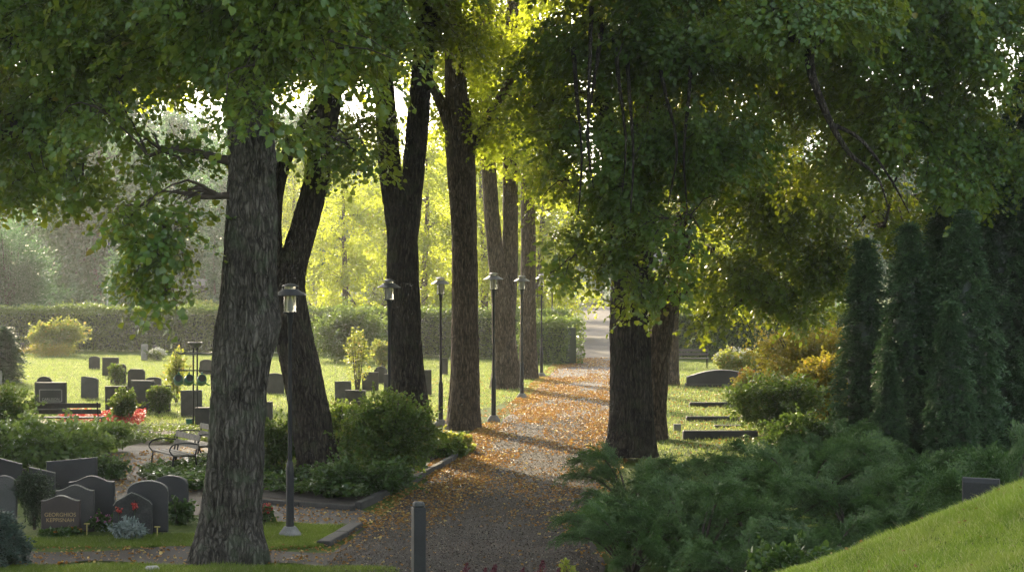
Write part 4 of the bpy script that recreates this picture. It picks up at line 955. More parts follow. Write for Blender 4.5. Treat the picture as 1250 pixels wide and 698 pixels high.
p = G(243, 565); bench_slat('park_bench', 'second slatted bench with curved arms, partly behind the grey trunk', p, R(-62), 1.5)
p = G(84, 530); bench_slat('park_bench', 'dark wooden bench seen from behind, below the framed gravestone', (p.x, p.y, 0), R(180), 1.75, 'wood_dark', False)
p = G(838, 450); bench_slat('park_bench', 'faraway brown bench in front of the right hedge', p, 0, 1.9, 'wood_dark', False)

# ------------------------------------------------------------------ watering can stand
p = G(238, 522); st = empty('watering_can_stand', p, 'dark metal stand with a tray on top holding green watering cans', 'stand')
mb = MB(); mb.tube([(-.045, 0, 0), (-.045, 0, 2.15)], .022, 10); mb.tube([(.06, 0, 0), (.06, 0, 2.15)], .022, 10); mb.build('posts', M['iron'], st, smooth=True)
mb = MB(); mb.tube([(-.5, 0, 2.02), (-.42, 0, 1.97), (.42, 0, 1.97), (.5, 0, 2.02)], .025, 8); mb.build('upper_bar', M['galv'], st, smooth=True)
mb = MB(); mb.tube([(-.5, 0, 1.52), (.52, 0, 1.52)], .018, 8)
for x in (-.42, -.14, .12, .48): mb.tube([(x, -.0, 1.60), (x, -.03, 1.50), (x, -.07, 1.46), (x, -.1, 1.49)], .009, 6)
mb.build('hook_bar', M['iron'], st, smooth=True)
MB().lathe([(.05, 2.12), (.11, 2.16), (.19, 2.25), (.20, 2.27), (.17, 2.27), (.09, 2.18)], n=24).build('tray', M['galv'], st, smooth=True)
def watering_can(loc, rz, label):
    c = empty('watering_can', loc, label, 'watering can', 'green watering cans on the stand', rz)
    # hangs by its handle, mouth turned to the viewer
    b = MB().lathe([(.0, -.17), (.11, -.17), (.125, -.15), (.13, .02), (.115, .12), (.10, .13)], n=22).build('body', M['can'], c, smooth=True); b.rotation_euler = (R(68), 0, R(18)); b.location = (0, 0, -.19)
    b2 = MB().lathe([(.0, .0), (.096, .0), (.096, .004), (0, .004)], n=22).build('opening', M['can_in'], c); b2.rotation_euler = (R(68), 0, R(18)); b2.location = Vector((0, 0, -.19))+Euler((R(68), 0, R(18))).to_matrix()@Vector((0, 0, .129))  # dark disc painted for the shade inside the mouth
    MB().tube(catmull([(0, .02, -.28), (0, .1, -.1), (0, .06, .0), (0, -.02, .0), (0, -.06, -.1)], [.013]*5, .04)[0].tolist(), .013, 8).build('handle', M['can'], c, smooth=True)
    mb = MB(); mb.tube([(.08, 0, -.26), (.17, -.03, -.32), (.23, -.05, -.33)], [.022, .018, .014], 8); mb.build('spout', M['can'], c, smooth=True)
for x, lb in ((-.42, 'leftmost green watering can hanging on the stand'), (-.14, 'middle green watering can hanging on the stand'), (.2, 'right green watering can hanging next to the post')):
    watering_can((p.x+x, p.y-.12, 1.47), random.uniform(-.3, .3), lb)
sp = empty('hand_trowel', (p.x+.48, p.y-.1, 1.47), 'dark hand trowel hanging at the right end of the stand', 'tool')
MB().tube([(0, 0, 0), (0, 0, -.18)], .012, 8).build('handle', M['iron'], sp); MB().box((0, 0, -.27), (.045, .008, .09), 0, .007).build('blade', M['iron'], sp)
bk = empty('bucket', G(232, 521), 'small green bucket at the foot of the watering can stand', 'bucket')
MB().lathe([(.0, 0), (.09, 0), (.12, .2), (.125, .21), (.11, .21), (.085, .02), (0, .02)], n=20).build('body', M['can'], bk, smooth=True)
MB().tube([(-.12, 0, .2), (-.08, 0, .29), (0, 0, .32), (.08, 0, .29), (.12, 0, .2)], .005, 6).build('handle', M['galv'], bk, smooth=True)

# ------------------------------------------------------------------ conifers: junipers, thujas, yew
gj = np.random.default_rng(77)
NT = [needle_template(gj, .50, 14, .17, .038) for _ in range(6)]
FT = [needle_template(gj, .36, 9, .16, .06, True, .35) for _ in range(6)]
def make_juniper(seed, rad=1.25, hgt=.85, n=560):
    g = np.random.default_rng(seed); r = empty('juniper_shrub', (0, 0, 0), '', 'shrub')
    P = []; Y = []; Pi = []; SC = []; br = Geo()
    nb = 14
    for k in range(nb):
        a = 2.399*k+g.normal(0, .2); rr = rad*g.uniform(.45, 1.05); h = hgt*g.uniform(.3, 1.15)*(1.2-.35*rr/rad)
        s0 = np.array([math.cos(a)*.1, math.sin(a)*.1, .02]); e = np.array([math.cos(a)*rr, math.sin(a)*rr, h])
        m_ = s0*.5+e*.5+np.array([0, 0, .22*hgt]); dr = e-m_; tip = e+np.array([math.cos(a)*.15, math.sin(a)*.15, -.05])
        C, rs = catmull([s0, m_, e, tip], [.028, .018, .01, .004], .07); V, Q = tube_np(C, rs, 5); br.add(V, Q)
        kk = len(C); T = np.gradient(C, axis=0)
        for j in range(int(n/nb)):
            i = int(kk*(.35+.65*g.uniform(0, 1)**.7)) if kk > 2 else 0; i = min(kk-1, i); t = T[i]/np.linalg.norm(T[i])
            P.append(C[i]+g.normal(0, .06, 3)*[1, 1, .5]); Y.append(math.atan2(t[1], t[0])+g.normal(0, .6)); Pi.append(-math.asin(np.clip(t[2], -1, 1))*.7+g.normal(-.05, .22)); SC.append(g.uniform(.42, .85))
    P = np.array(P); P[:, 2] = np.maximum(P[:, 2], .04)
    V, Q, rn = scatter_sprays(P, np.array(Y), np.array(Pi), g.normal(0, .5, len(P)), np.array(SC), g, 'diamond', NT, 1.0, .42)
    link('foliage', raw_mesh('foliage', V, None, M['juniper'], arr=Q, rnd=rn), r); br.build('branches', M['twig'], r); return r
JP = [make_juniper(k) for k in (11, 12, 13)]
JL = [(772, 35.6, .85, 'upright dark juniper in front of the stout black trunk'), (752, 33.6, .5, 'small juniper at the path edge below the upright one'),
      (803, 30.5, .8, 'spreading juniper left of the middle, over the shaded bed'), (770, 28.6, .75, 'low juniper at the bottom edge beside the path'), (850, 29.2, 1.0, 'broad juniper at the bottom edge, second from the path'),
      (868, 32.5, .9, 'layered juniper behind the bottom row, middle of the bed'), (880, 38.5, .62, 'dark juniper standing against the sunlit right lawn'), (945, 35.5, .95, 'juniper in front of the reddish stone'),
      (930, 30.0, 1.05, 'broad juniper above the umbelled plant'), (985, 33.0, 1.15, 'feathery juniper in the centre of the bed'), (1040, 36.0, 1.15, 'juniper at the foot of the leftmost columnar conifer'),
      (1050, 30.0, 1.0, 'juniper just above the lawn mound, left half'), (1105, 33.0, 1.1, 'juniper below the middle columnar conifers'), (1130, 28.0, .85, 'juniper touching the crest of the lawn mound'),
      (1000, 26.8, .8, 'low juniper behind the leafy shrub on the mound edge'), (1180, 31.0, 1.1, 'juniper left of the dark gravestone on the mound'), (1160, 25.5, .7, 'small juniper creeping along the mound crest'), (1196, 22.0, .42, 'creeping juniper before the dark gravestone on the mound'), (905, 26.6, .7, 'low juniper at the bottom edge left of the mound')]
for k, (px, d, s, lb) in enumerate(JL):
    pr = JP[k % 3]; hs = s*(1.25 if 'upright' in lb else 1.15)
    if k < 3: pr.location = GD(px, d); pr.scale = (s, s, hs); pr['label'] = lb; pr['group'] = 'spreading junipers on the right slope'; pr.rotation_euler.z = k
    else: copy_thing(pr, GD(px, d), random.uniform(0, 6.28), (s, s, hs), lb, 'spreading junipers on the right slope')
# raised bough at the right
c = copy_thing(JP[1], GD(1232, 27.0), 2.2, (1.3, 1.3, 1.75), 'tall juniper raising a bough at the right edge behind the mound', 'spreading junipers on the right slope')
copy_thing(JP[2], GD(1262, 24.0), 1.2, (.7, .7, .75), 'juniper running along the crest at the right edge', 'spreading junipers on the right slope')
def make_column(seed, h, r, n, name='thuja', m='thuja', pw=.75, leafmul=1.0):
    g = np.random.default_rng(seed); root = empty(name, (0, 0, 0), '', 'conifer')
    t = g.uniform(0, 1, n)**.9; a = g.uniform(0, 6.28, n); prof = np.minimum(1, (1.02-t)*1.7)**pw*(.86+.14*np.sin(t*3.1))
    lump = .62+.7*fbm(np.stack([np.cos(a)*1.6, np.sin(a)*1.6, t*h*1.1], -1)+seed, 3)
    rr = r*prof*lump*(1+.10*np.sin(t*h*11+2*np.sin(a*2+seed)+a))*g.uniform(.82, 1.02, n); P = np.stack([np.cos(a)*rr, np.sin(a)*rr, t*h], -1); P[:, 2] = np.maximum(P[:, 2], .05)
    P -= np.stack([np.cos(a), np.sin(a), a*0], -1)*.15
    V, Q, rn = scatter_sprays(P, a+g.normal(0, .4, n), g.normal(.12, .3, n), g.normal(0, .35, n), g.uniform(.6, 1.1, n), g, 'diamond', FT, leafmul, .5)
    link('foliage', raw_mesh('foliage', V, None, M[m], arr=Q, rnd=rn), root)
    core = MB().lathe([(r*.35, 0), (r*.62, h*.12), (r*.62, h*.5), (r*.42, h*.72), (r*.18, h*.88), (.01, h*.97)], n=14).build('light_block_core', M['yew'], root, smooth=True)  # solid dark core, added so light does not pass through the column
    return root
TC = [make_column(1, 5.0, .62, 1500), make_column(2, 5.4, .72, 1700)]
CL = [(0, 1056, 42.0, .92, 'leftmost dark columnar conifer'), (0, 1110, 39.5, .97, 'second dark columnar conifer, with the clearest pointed top'), (1, 1178, 39.0, .93, 'tall broad columnar conifer with two merging tops, middle of the group'),
      (1, 1150, 43.0, .98, 'dark columnar conifer behind the broad one, top just left of it'), (1, 1218, 43.5, 1.15, 'tall dark conifer behind the broad column, right side'), (0, 1160, 36.5, .68, 'shorter columnar conifer at the foot of the broad one'),
      (0, 1085, 38.0, .5, 'small conifer skirt at the foot of the second column')]
used = set()
for k, px, d, s, lb in CL:
    if k not in used:
        used.add(k); o = TC[k]; o.location = GD(px, d); o.scale = (s, s, s); o['label'] = lb; o['group'] = 'dark columnar conifers'
    else: copy_thing(TC[k], GD(px, d), random.uniform(0, 6.28), s, lb, 'dark columnar conifers')
big = make_column(5, 8.4, 1.35, 3600, pw=.6); big.location = GD(1262, 44); tag(big, 'massive dark conifer filling the right edge under the leaves', 'conifer')
th = make_column(8, 1.75, .38, 420); th.location = G(6, 468); th.scale = (1.5, 1.5, 1.15); tag(th, 'small conical thuja at the left edge of the lit lawn', 'conifer')
bush('yew_shrub', 'round dark clipped yew between the front gravestones', 'shrub', G(43, 646), (.34, .34, 1.02), 9000, .045, M['yew'], seed=2, shape='diamond', aspect=.4, stems=4, lumps=3)
# blue green conifer, lower left
c = make_column(9, 1.0, .5, 300, 'spruce_shrub', 'bluish'); c.location = GD(-2, 29.2); c.scale = (.8, .8, .75); tag(c, 'blue green conifer shrub cut by the lower left corner', 'shrub')

# ------------------------------------------------------------------ shrubs and planting
def cover(name, label, poly, hmin, hmax, n, leaf, m, seed, cat='ground cover', shape='heart', aspect=.75):
    """dense leafy ground cover inside a pixel polygon on the ground"""
    g = np.random.default_rng(seed); pg = np.array([tuple(G(*q)[:2]) for q in poly]); lo = pg.min(0); hi = pg.max(0)
    P = g.uniform(lo, hi, (n*3, 2)); ins = np.zeros(len(P), bool); j = len(pg)-1
    for i in range(len(pg)):
        a, b_ = pg[i], pg[j]; cnd = ((a[1] > P[:, 1]) != (b_[1] > P[:, 1])) & (P[:, 0] < (b_[0]-a[0])*(P[:, 1]-a[1])/(b_[1]-a[1]+1e-12)+a[0]); ins ^= cnd; j = i
    P = P[ins][:n]; hh = hmin+(hmax-hmin)*np.clip(fbm(np.concatenate([P*1.5, P[:, :1]*0], 1)+seed, 3)*1.7-.35, 0, 1)
    z = height(P[:, 0], P[:, 1])+hh*g.uniform(.35, 1, len(P)); P = np.concatenate([P, z[:, None]], 1)
    V, Q, c = leaf_geo(P, unit(g.normal(0, 1, P.shape)*[1, 1, .4]), unit(g.normal(0, .45, P.shape)+[0, 0, 1]), leaf*g.uniform(.6, 1.3, len(P)), shape, aspect)
    return tag(link(name, raw_mesh(name, V, None, m, arr=Q, rnd=np.repeat(g.uniform(0, 1, len(P)), c))), label, cat, kind='stuff')
cover('ground_cover', 'glossy ground cover round the leaning tree', ((310, 600), (305, 570), (330, 545), (420, 535), (500, 560), (520, 575), (470, 600), (437, 617)), .15, .42, 16000, .085, M['cover'], 41)
cover('ground_cover', 'leafy ground cover in front of the slatted benches', ((168, 583), (215, 578), (262, 570), (262, 600), (225, 603), (180, 592)), .15, .38, 5000, .09, M['cover'], 42)
cover('ground_cover', 'low heathery planting across the gravel behind the benches', ((130, 535), (262, 533), (262, 543), (200, 543), (140, 541)), .08, .22, 4000, .06, M['shrub'], 43)
cover('ground_cover', 'low green planting between the bench and the left perennials', ((-20, 515), (60, 522), (262, 523), (262, 530), (60, 530), (-20, 528)), .05, .2, 4000, .06, M['shrub'], 44)
cover('ground_cover', 'ground cover under the junipers', ((690, 650), (730, 640), (760, 690), (980, 690), (1000, 600), (880, 560), (760, 575)), .03, .14, 9000, .05, M['juniper'], 45, shape='diamond', aspect=.35)
bush('leafy_perennials', 'big mass of pale flecked leafy perennials at the left edge', 'plant', G(14, 575), (2.1, 1.4, 1.0), 15000, .10, M['perennial'], seed=3, flowers=(M['white_flower'], 260, .03), lumps=12)  # white petals stand in for bright highlights on the leaves
bush('leafy_perennials', 'lower leafy perennials ending at the gravel', 'plant', G(105, 553), (1.0, .9, .62), 6000, .09, M['perennial'], seed=4, flowers=(M['white_flower'], 120, .028), lumps=8)  # leaf highlights again made from small white petals
bush('leafy_perennials', 'yellowish tall perennials behind the pale flecked mass', 'plant', G(-14, 535), (1.2, .8, 1.35), 5000, .09, M['shrub'], seed=5, flowers=(M['pink_flower'], 14, .08), lumps=9)
bush('shrub', 'large rounded green shrub in front of the V shaped trunk', 'shrub', G(474, 588), (1.02, .85, 1.75), 19000, .062, M['shrub'], seed=6, stems=16, lumps=12)
bush('shrub', 'lower wing of the green shrub along the kerb', 'shrub', G(440, 606), (1.0, .6, .62), 9000, .065, M['cover'], seed=7, lumps=9)
bush('shrub', 'twiggy shrub between the grey trunk and the leaning trunk', 'shrub', G(335, 585), (.7, .6, 1.25), 7000, .06, M['shrub'], seed=8, stems=14)
bush('shrub', 'loose shrub right behind the leaning trunk', 'shrub', G(425, 562), (.8, .6, 1.35), 7000, .065, M['shrub'], seed=9, stems=10)
bush('flowering_plant', 'bright leaved plant on the kerb corner by the path', 'plant', G(556, 553), (.5, .4, .5), 1500, .09, M['pale_shrub'], seed=10)
bush('flowering_plant', 'green clump on the kerb left of the bright leaved plant', 'plant', G(543, 560), (.55, .4, .42), 2000, .08, M['shrub'], seed=11)
bush('sapling', 'thin young sapling among the gravestones right of the leaning trunk', 'sapling', G(436, 480), (.5, .4, 2.4), 900, .08, M['pale_shrub'], seed=12, stems=6)
bush('sapling', 'pale leaved sapling behind the watering can stand', 'sapling', G(216, 492), (.45, .4, 1.8), 1200, .08, M['pale_shrub'], seed=13, stems=6)
bush('shrub', 'creeping shrub covering a gravestone in the lit group', 'shrub', G(195, 505), (.5, .25, .9), 3000, .06, M['shrub'], seed=14)
bush('shrub', 'ivy in front of the grey gravestone with cut corners', 'shrub', G(143, 470), (.35, .2, .8), 1200, .07, M['shrub'], seed=15)
bush('shrub', 'leafy plant before the upright square gravestone', 'plant', G(150, 520), (.4, .3, 1.1), 2600, .07, M['shrub'], seed=16, stems=8)
bush('shrub', 'small shrub behind the dark front gravestones on the gravel', 'shrub', G(128, 585), (.55, .4, .5), 2600, .07, M['cover'], seed=17)
bush('shrub', 'small dark shrub at the right foot of the dark round topped stone', 'shrub', G(218, 640), (.28, .25, .4), 900, .07, M['cover'], seed=18)
bush('silver_plant', 'silver leaved plant with red flowers before the rough hewn stone', 'plant', G(157, 658), (.33, .2, .30), 1100, .07, M['silver'], seed=19, flowers=None, aspect=.35)
bush('flowering_plant', 'pansies in purple and orange before the brown inscribed stone', 'flowers', G(74, 656), (.42, .15, .15), 900, .05, M['cover'], seed=20, flowers=(M['orange_flower'], 4, .06))
bush('flowering_plant', 'pink flowering clump right of the wavy topped stones', 'flowers', G(122, 648), (.25, .2, .3), 700, .05, M['cover'], seed=21, flowers=(M['pink_flower'], 12, .05))
bush('flowering_plant', 'red geraniums beside the grey trunk', 'flowers', G(324, 640), (.14, .14, .32), 400, .06, M['cover'], seed=22, flowers=(M['red_flower'], 22, .06))
for px, py in ((144, 622), (164, 617)):
    q = G(px, 654); g_ = np.random.default_rng(px); o = empty('carnation', q, 'red flower on a stem '+('left' if px < 150 else 'right')+' over the silver leaved plant', 'flower'); hgt = CH-(py-HY)/F*q.y
    MB().tube([(0, 0, 0), (.01, 0, hgt)], .004, 5).build('stem', M['cover'], o); Pq = g_.normal(0, .022, (40, 3))+[.01, 0, hgt]
    V, Q, c = leaf_geo(Pq, unit(g_.normal(0, 1, Pq.shape)), unit(g_.normal(0, 1, Pq.shape)), np.full(40, .04), 'diamond', 1); link('bloom', raw_mesh('bloom', V, None, M['red_flower'], arr=Q, rnd=np.repeat(g_.uniform(0, 1, 40), c)), o)
cover('begonia_bed', 'strip of red and pink begonias along the far side of the gravel', ((68, 521), (172, 523), (178, 516), (90, 512)), .25, .5, 2600, .06, M['red_flower'], 46, 'flowers')
cover('begonia_bed', 'red begonias left of the watering can stand', ((164, 514), (178, 514), (178, 509), (165, 509)), .2, .4, 300, .06, M['red_flower'], 47, 'flowers')
bush('flowering_plant', 'white and red flowers beside the tall pale narrow stone', 'flowers', G(192, 440), (.5, .4, .5), 900, .08, M['shrub'], seed=23, flowers=(M['white_flower'], 40, .12))
bush('shrub', 'pale yellow green shrub in front of the left hedge', 'shrub', G(68, 434), (1.5, .9, 1.75), 5000, .12, M['pale_shrub'], seed=24)
bush('ornamental_grass', 'straw coloured low grasses at the foot of the pale shrub', 'grass clump', G(62, 436), (1.5, .6, .6), 2500, .14, M['yellow_shrub'], seed=25, aspect=.15, shape='diamond', stems=0)
bush('shrub', 'big dark rounded conifer shrub breaking the hedge line right of the leaning trunk', 'shrub', GD(425, 93), (1.9, 1.3, 2.6), 12000, .11, M['hedge'], seed=26, stems=5)
bush('shrub', 'pale shrub behind the gravestones left of the second lamp', 'shrub', G(468, 450), (.7, .5, 1.2), 2000, .10, M['pale_shrub'], seed=27)
bush('shrub', 'upright dark young tree beyond the hedge at the left edge', 'shrub', GD(10, 116), (2.5, 2.0, 7.0), 26000, .17, M['far_leaf'], seed=28, stems=14, shape='diamond', aspect=.5, lumps=12)
bush('shrub', 'spreading dark yew beyond the hedge below the hanging leafy branch', 'shrub', GD(168, 118), (2.1, 1.8, 5.6), 18000, .16, M['far_leaf'], seed=29, stems=16, shape='diamond', aspect=.4, lumps=11)
bush('shrub', 'rounded hazy bush left of the spreading dark yew', 'shrub', GD(92, 140), (1.8, 1.4, 2.8), 4000, .2, M['far_leaf'], seed=30)
bush('shrub', 'pale hazy bush right of the spreading dark yew', 'shrub', GD(255, 132), (1.8, 1.4, 1.9), 3000, .2, M['pale_shrub'], seed=31)
bush('shrub', 'yellowing bush beside the two white posts', 'shrub', G(985, 500), (1.7, 1.2, 2.7), 15000, .085, M['yellow_shrub'], seed=32, stems=18, lumps=14)
bush('shrub', 'dark green and yellow bush in front of the wide low gravestone', 'shrub', G(945, 530), (1.35, .9, 1.5), 9000, .075, M['shrub'], seed=33, stems=14, lumps=10)
bush('shrub', 'bright bush at the foot of the leftmost columnar conifer', 'shrub', G(1015, 520), (1.0, .8, 1.9), 8000, .08, M['yellow_shrub'], seed=34, stems=10)
bush('shrub', 'low dark bush before the reddish stone', 'shrub', G(1000, 562), (1.3, .8, .95), 7000, .07, M['cover'], seed=35, stems=10)
bush('hydrangea', 'pale hydrangea between the wide gravestones on the right lawn', 'shrub', G(900, 456), (1.15, .6, .95), 3000, .10, M['pale_shrub'], seed=36, flowers=(M['white_flower'], 60, .13))
bush('flowering_plant', 'orange red flowering plant left of the narrow dark upright stone', 'flowers', G(912, 484), (.45, .35, .9), 1500, .08, M['yellow_shrub'], seed=37, flowers=(M['orange_flower'], 20, .08))
bush('shrub', 'yellow bush at the right edge under the massive conifer', 'shrub', GD(1225, 47), (1.1, .9, 2.2), 5000, .08, M['yellow_shrub'], seed=38)
bush('shrub', 'broad leaved shrub with reddish tips on the mound edge', 'shrub', GD(975, 23.5), (.62, .5, .85), 2600, .075, M['cover'], seed=39, stems=10)
bush('shrub', 'rhododendron seedling with long leaves at the left of the juniper bed', 'shrub', GD(762, 29.6), (.32, .3, .95), 350, .14, M['cover'], seed=40, aspect=.35, stems=5)
bush('shrub', 'low bright tuft in the sun behind the upright juniper', 'shrub', G(815, 585), (.5, .3, .35), 1200, .06, M['pale_shrub'], seed=41)
bush('shrub', 'grey green herbs at the mound crest', 'plant', GD(1080, 22.5), (.6, .4, .5), 1500, .05, M['bluish'], seed=42, aspect=.4)
# umbel plant, astilbes, weed
q = GD(965, 24.5); um = empty('umbel_plant', q, 'thin stemmed plant with flat pale umbels above the mound edge', 'plant')
for k, (dx, hh) in enumerate(((0, 1.22), (.17, 1.12), (-.1, 1.0), (.25, 1.02))):
    MB().tube([(0, 0, 0), (dx*.5, 0, hh*.6), (dx, 0, hh)], .005, 5).build('stem', M['cover'], um)
    g_ = np.random.default_rng(k); Pq = np.concatenate([g_.normal(0, .045, (70, 2)), g_.normal(0, .006, (70, 1))], 1)+[dx, 0, hh]; V, Q, c = leaf_geo(Pq, unit(g_.normal(0, 1, Pq.shape)*[1, 1, .2]), np.tile([0, 0, 1.], (70, 1)), np.full(70, .02), 'diamond', 1)
    link('umbel', raw_mesh('umbel', V, None, M['pale_shrub'], arr=Q, rnd=np.repeat(g_.uniform(0, 1, 70), c)), um)
for k, (px, top) in enumerate(((567, 688), (590, 694), (602, 689), (636, 694), (660, 684), (680, 693))):
    q = GD(px, 25.5); hgt = CH-(top-HY)/F*25.5-q.z; a_ = empty('astilbe', q, 'dark red astilbe plume at the bottom edge, '+('left end', 'second from left', 'third from left', 'right of the middle', 'tallest of the row', 'right end')[k], 'plant', 'dark red astilbe plumes along the bottom edge')
    MB().tube([(0, 0, 0), (.01, 0, hgt*.7), (.03, 0, hgt)], .004, 5).build('stem', M['cover'], a_); g_ = np.random.default_rng(k+60); t_ = g_.uniform(0, 1, 160)
    Pq = np.stack([.03*t_+g_.normal(0, 1, 160)*.035*(1-t_), g_.normal(0, 1, 160)*.035*(1-t_), hgt*(.72+.28*t_)], -1); V, Q, c = leaf_geo(Pq, unit(g_.normal(0, 1, Pq.shape)+[0, 0, 1]), unit(g_.normal(0, 1, Pq.shape)), np.full(160, .028), 'diamond', .6)
    link('plume', raw_mesh('plume', V, None, M['astilbe'], arr=Q, rnd=np.repeat(g_.uniform(0, 1, 160), c)), a_)
q = GD(692, 25.8); wd_ = bush('weed', 'thin pale green weed standing at the bottom edge of the path', 'plant', q, (.12, .1, .62), 160, .05, M['pale_shrub'], seed=50, stems=4)

# ------------------------------------------------------------------ grass and fallen leaves
def blades(name, label, P, hgt, wd, m, seed):
    g = np.random.default_rng(seed); n = len(P); a = g.uniform(0, 6.28, n); h = hgt*g.uniform(.5, 1.3, n)*(.45+1.3*fbm(P*2.2, 3)**1.4)
    X = np.stack([np.cos(a), np.sin(a), a*0], -1)*wd; lean = np.stack([g.normal(0, .45, n), g.normal(0, .45, n), np.ones(n)], -1)*h[:, None]
    V = np.stack([P-X, P+X, P+lean*.55+X*.8, P+lean*.55-X*.8, P+lean+X*.1+lean*[.25, .25, 0], P+lean-X*.1+lean*[.25, .25, 0]], 1).reshape(-1, 3)
    i = np.arange(n)[:, None]*6; Q = np.concatenate([i+np.array([[0, 1, 2, 3]]), i+np.array([[3, 2, 4, 5]])], 1).reshape(-1, 4)
    return tag(link(name, raw_mesh(name, V, None, m, arr=Q, rnd=np.repeat(g.uniform(0, 1, n), 2))), label, 'grass', kind='stuff')
def pts_in(poly, n, g):
    pg = np.array([tuple(q) for q in poly]); lo = pg.min(0); hi = pg.max(0); P = g.uniform(lo, hi, (n, 2)); ins = np.zeros(n, bool); j = len(pg)-1
    for i in range(len(pg)):
        a, b_ = pg[i], pg[j]; ins ^= ((a[1] > P[:, 1]) != (b_[1] > P[:, 1])) & (P[:, 0] < (b_[0]-a[0])*(P[:, 1]-a[1])/(b_[1]-a[1]+1e-12)+a[0]); j = i
    P = P[ins]; return np.concatenate([P, height(P[:, 0], P[:, 1])[:, None]-.005], 1)
g = np.random.default_rng(91)
P = pts_in([(1.2, 12.5), (5.2, 12.5), (6.5, 19.5), (1.8, 19.5)], 230000, g)
P = P[P[:, 2] > .85]; P[:, 2] += (fbm(np.stack([P[:, 0]*.7, P[:, 1]*.7, P[:, 0]*0], -1), 3)-.5)*.10+.03*(fbm(np.stack([P[:, 0]*4, P[:, 1]*4, P[:, 0]*0], -1), 3)-.45)
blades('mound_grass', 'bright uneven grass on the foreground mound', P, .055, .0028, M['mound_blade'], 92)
P = pts_in(gp((-30, 690), (250, 691), (480, 694), (490, 704), (-30, 706)), 26000, g)
blades('verge_grass', 'strip of grass along the bottom left edge', P, .06, .004, M['grass_blade'], 93)
P = pts_in(gp((14, 655), (60, 658), (230, 652), (420, 655), (430, 640), (395, 667), (320, 671), (230, 667), (15, 668)), 60000, g)
P2 = pts_in(gp((325, 639), (425, 644), (392, 667), (318, 671)), 30000, g)
blades('verge_grass', 'grass strip before the front gravestones and round the nearest lamp', np.concatenate([P, P2]), .055, .004, M['grass_blade'], 94)
P = pts_in([(-19, 56), (-2.2, 56), (.6, 68), (2.3, 93), (-30, 103)], 300000, g)
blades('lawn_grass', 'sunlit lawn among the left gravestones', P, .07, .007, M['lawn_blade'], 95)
P = pts_in([(2.5, 40), (8.5, 40), (12, 68), (16, 92), (7.3, 92), (4.6, 66), (3.0, 50)], 110000, g)
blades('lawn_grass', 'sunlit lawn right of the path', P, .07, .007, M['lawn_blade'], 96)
def litter(name, label, P, size, seed, m=None):
    g = np.random.default_rng(seed); n = len(P); P = P+np.stack([P[:, 0]*0, P[:, 0]*0, g.uniform(.006, .03, n)], -1)
    V, Q, c = leaf_geo(P, unit(g.normal(0, 1, P.shape)*[1, 1, .25]), unit(g.normal(0, .35, P.shape)+[0, 0, 1]), size*g.uniform(.6, 1.3, n), 'heart', .85, .3)
    return tag(link(name, raw_mesh(name, V, None, m or M['fallen'], arr=Q, rnd=np.repeat(g.uniform(0, 1, n), c))), label, 'fallen leaves', kind='stuff')
n = 240000; yy = 28+(g.uniform(0, 1, n)**1.0)*68; u = g.uniform(-.10, 1.06, n)
dn = np.clip(fbm(np.stack([u*4, yy*.35, u*0], -1), 3)*2-.55, .05, 1)*np.interp(yy, [28, 34, 40, 60, 80, 96], [.04, .10, .40, .9, .9, .4])*(.35+.65*np.abs(u-.5)*2)*np.where((u < .35) & (yy < 46) & (yy > 33), 1.6, 1)
ok = g.uniform(0, 1, n) < dn; yy = yy[ok]; u = u[ok]; xx = np.array([pleft(a)+pwid(a)*b_ for a, b_ in zip(yy, u)])
P = np.stack([xx, yy, .03*np.sin(np.pi*np.clip(u, 0, 1))+.002], -1)
litter('fallen_leaves', 'orange and brown leaves scattered over the path', P, .05, 97)
M['grit'] = leaf_mat('path_grit', (.035, .028, .022), (.17, .14, .11), (.30, .26, .20), trans=(.1, .08, .06), tw=.05, gloss=.7, rare=.93)
yg = 27.8+g.uniform(0, 1, 60000)**1.3*30; ug = g.uniform(.02, .98, 60000); xg = np.array([pleft(a)+pwid(a)*b_ for a, b_ in zip(yg, ug)])
litter('grit', 'loose grit and crumbled leaf bits on the near part of the path', np.stack([xg, yg, .03*np.sin(np.pi*ug)+.004], -1), .020, 102, M['grit'])
P = pts_in(gp((300, 612), (436, 622), (500, 640), (420, 690), (20, 690), (20, 668), (320, 668), (395, 664), (420, 645), (310, 637)), 2600, g)
litter('fallen_leaves', 'leaves scattered on the paving and side path', P[:1500], .05, 98)
P = pts_in(gp((100, 600), (140, 555), (250, 545), (250, 600), (140, 620)), 1500, g)
litter('fallen_leaves', 'dry leaves on the sandy gravel by the benches', P, .06, 99)
P = pts_in([(-6, 50), (-1.0, 50), (1.6, 80), (-3, 80)], 1500, g); P3 = pts_in([(1.8, 13), (4.6, 13), (4.9, 18.5), (2.2, 18.5)], 90, g); P3 = P3[P3[:, 2] > .9]; P3[:, 2] += .035
litter('fallen_leaves', 'a few brown leaves caught in the grass of the mound', P3, .034, 101)
P2 = pts_in([(3.6, 46), (7, 48), (8, 75), (6, 80)], 1500, g)
litter('fallen_leaves', 'leaves lying on the lawns beside the path', np.concatenate([P, P2]), .065, 100)

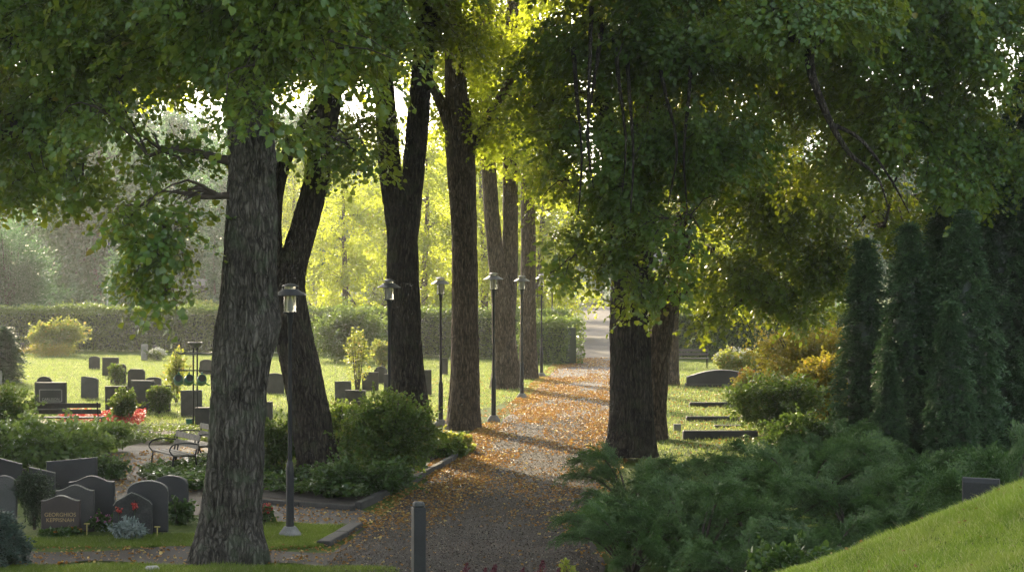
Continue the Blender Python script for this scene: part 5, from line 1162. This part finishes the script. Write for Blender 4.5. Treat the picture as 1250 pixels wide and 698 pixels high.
# ------------------------------------------------------------------ far structures
p = GD(214, 178); sh = empty('shed', p, 'dark low shed with a pale roof edge in the haze behind the birch', 'building')
MB().box((0, 0, 1.35), (2.6, 1.8, 1.4)).build('wall', M['wall'], sh)
mb = MB(); mb.add([(-2.8, -2.0, 2.75), (2.8, -2.0, 2.75), (2.8, 0, 3.3), (-2.8, 0, 3.3), (2.8, 2.0, 2.75), (-2.8, 2.0, 2.75), (-2.8, -2.0, 2.67), (2.8, -2.0, 2.67), (2.8, 2.0, 2.67), (-2.8, 2.0, 2.67)], [(0, 1, 2, 3), (3, 2, 4, 5), (0, 6, 7, 1), (4, 8, 9, 5), (6, 9, 8, 7), (0, 3, 5, 9, 6), (1, 7, 8, 4, 2)]); mb.build('roof', M['roof'], sh)
d_ = MB().box((-.6, -1.82, 1.05), (.5, .03, 1.0)).build('door', M['wood_dark'], sh); MB().tube([(-.25, -1.88, 1.0), (-.25, -1.88, 1.12)], .02, 6).build('handle', M['galv'], d_)
p = GD(840, 150); hs = empty('house', p, 'grey corner of a building showing above the right hedge', 'building')
MB().box((0, 0, 2.2), (3.0, 3.0, 2.2)).build('wall', M['plaster'], hs)
mb = MB(); mb.add([(-3.3, -3.3, 4.41), (3.3, -3.3, 4.41), (3.3, 3.3, 4.41), (-3.3, 3.3, 4.41), (-3.3, 0, 6.0), (3.3, 0, 6.0)], [(0, 3, 2, 1), (0, 1, 5, 4), (2, 3, 4, 5), (0, 4, 3), (1, 2, 5)]); mb.build('roof', M['roof'], hs)
for x in (-1.6, 1.2):
    w2 = MB().box((x, -3.02, 2.6), (.5, .03, .6)).build('window', M['white_paint'], hs); MB().box((x, -3.06, 2.6), (.42, .015, .52)).build('pane', M['window_glass'], w2)
p = GD(730, 232); wl = empty('stone_wall', p, 'low pale stone wall with steps across the far end of the path', 'wall')
MB().box((0, 0, .35), (7, .3, .4), 0, .05).build('wall', M['g_light'], wl)
for k in range(3): MB().box((.2, -.5-.35*(2-k), .08+.12*k), (1.8, .18, .08), 0, .01).build('step', M['concrete'], wl)
p = GD(131, 150); fl = empty('flagpole', p, 'pole with a limp blue flag in the haze beyond the hedge', 'flag')
MB().lathe([(.06, 0), (.04, 6.6), (.07, 6.65), (0, 6.75)], n=10).build('pole', M['white_paint'], fl, smooth=True)
vs = []; nF = 14
for i in range(nF+1):
    for j in range(9):
        t_ = i/nF; s_ = j/8; vs.append((.05+s_*.55*(.6+.4*math.sin(t_*3)), .09*math.sin(s_*14+t_*2), 6.3-2.6*t_-.5*s_))
n0 = len(vs); vs += [(a, b_+.02, c) for a, b_, c in vs]
fs = [(i*9+j, i*9+j+1, (i+1)*9+j+1, (i+1)*9+j) for i in range(nF) for j in range(8)]; fs += [tuple(n0+k for k in f[::-1]) for f in fs]
link('flag', raw_mesh('flag', vs, fs, M['flag_blue'], smooth=True), fl)
# chain with white links beyond the hedge
p = GD(225, 140); ch = empty('chain_fence', p, 'low chain on posts with white markers in front of the shed', 'fence')
for k in range(5): MB().lathe([(.05, 0), (.05, 1.3), (.0, 1.34)], n=8).build('post', M['g_mid'], ch, (-2.2+k*1.1, 0, 1.3-1.3))
mb = MB()
for k in range(4):
    for j in range(7):
        t_ = j/6; mb.box((-2.2+k*1.1+1.1*t_, 0, 1.25-.18*math.sin(math.pi*t_)), (.05, .02, .03))
mb.build('chain', M['white_paint'], ch)
print('objects', len(bpy.data.objects), 'faces', sum(len(m.polygons) for m in bpy.data.meshes))
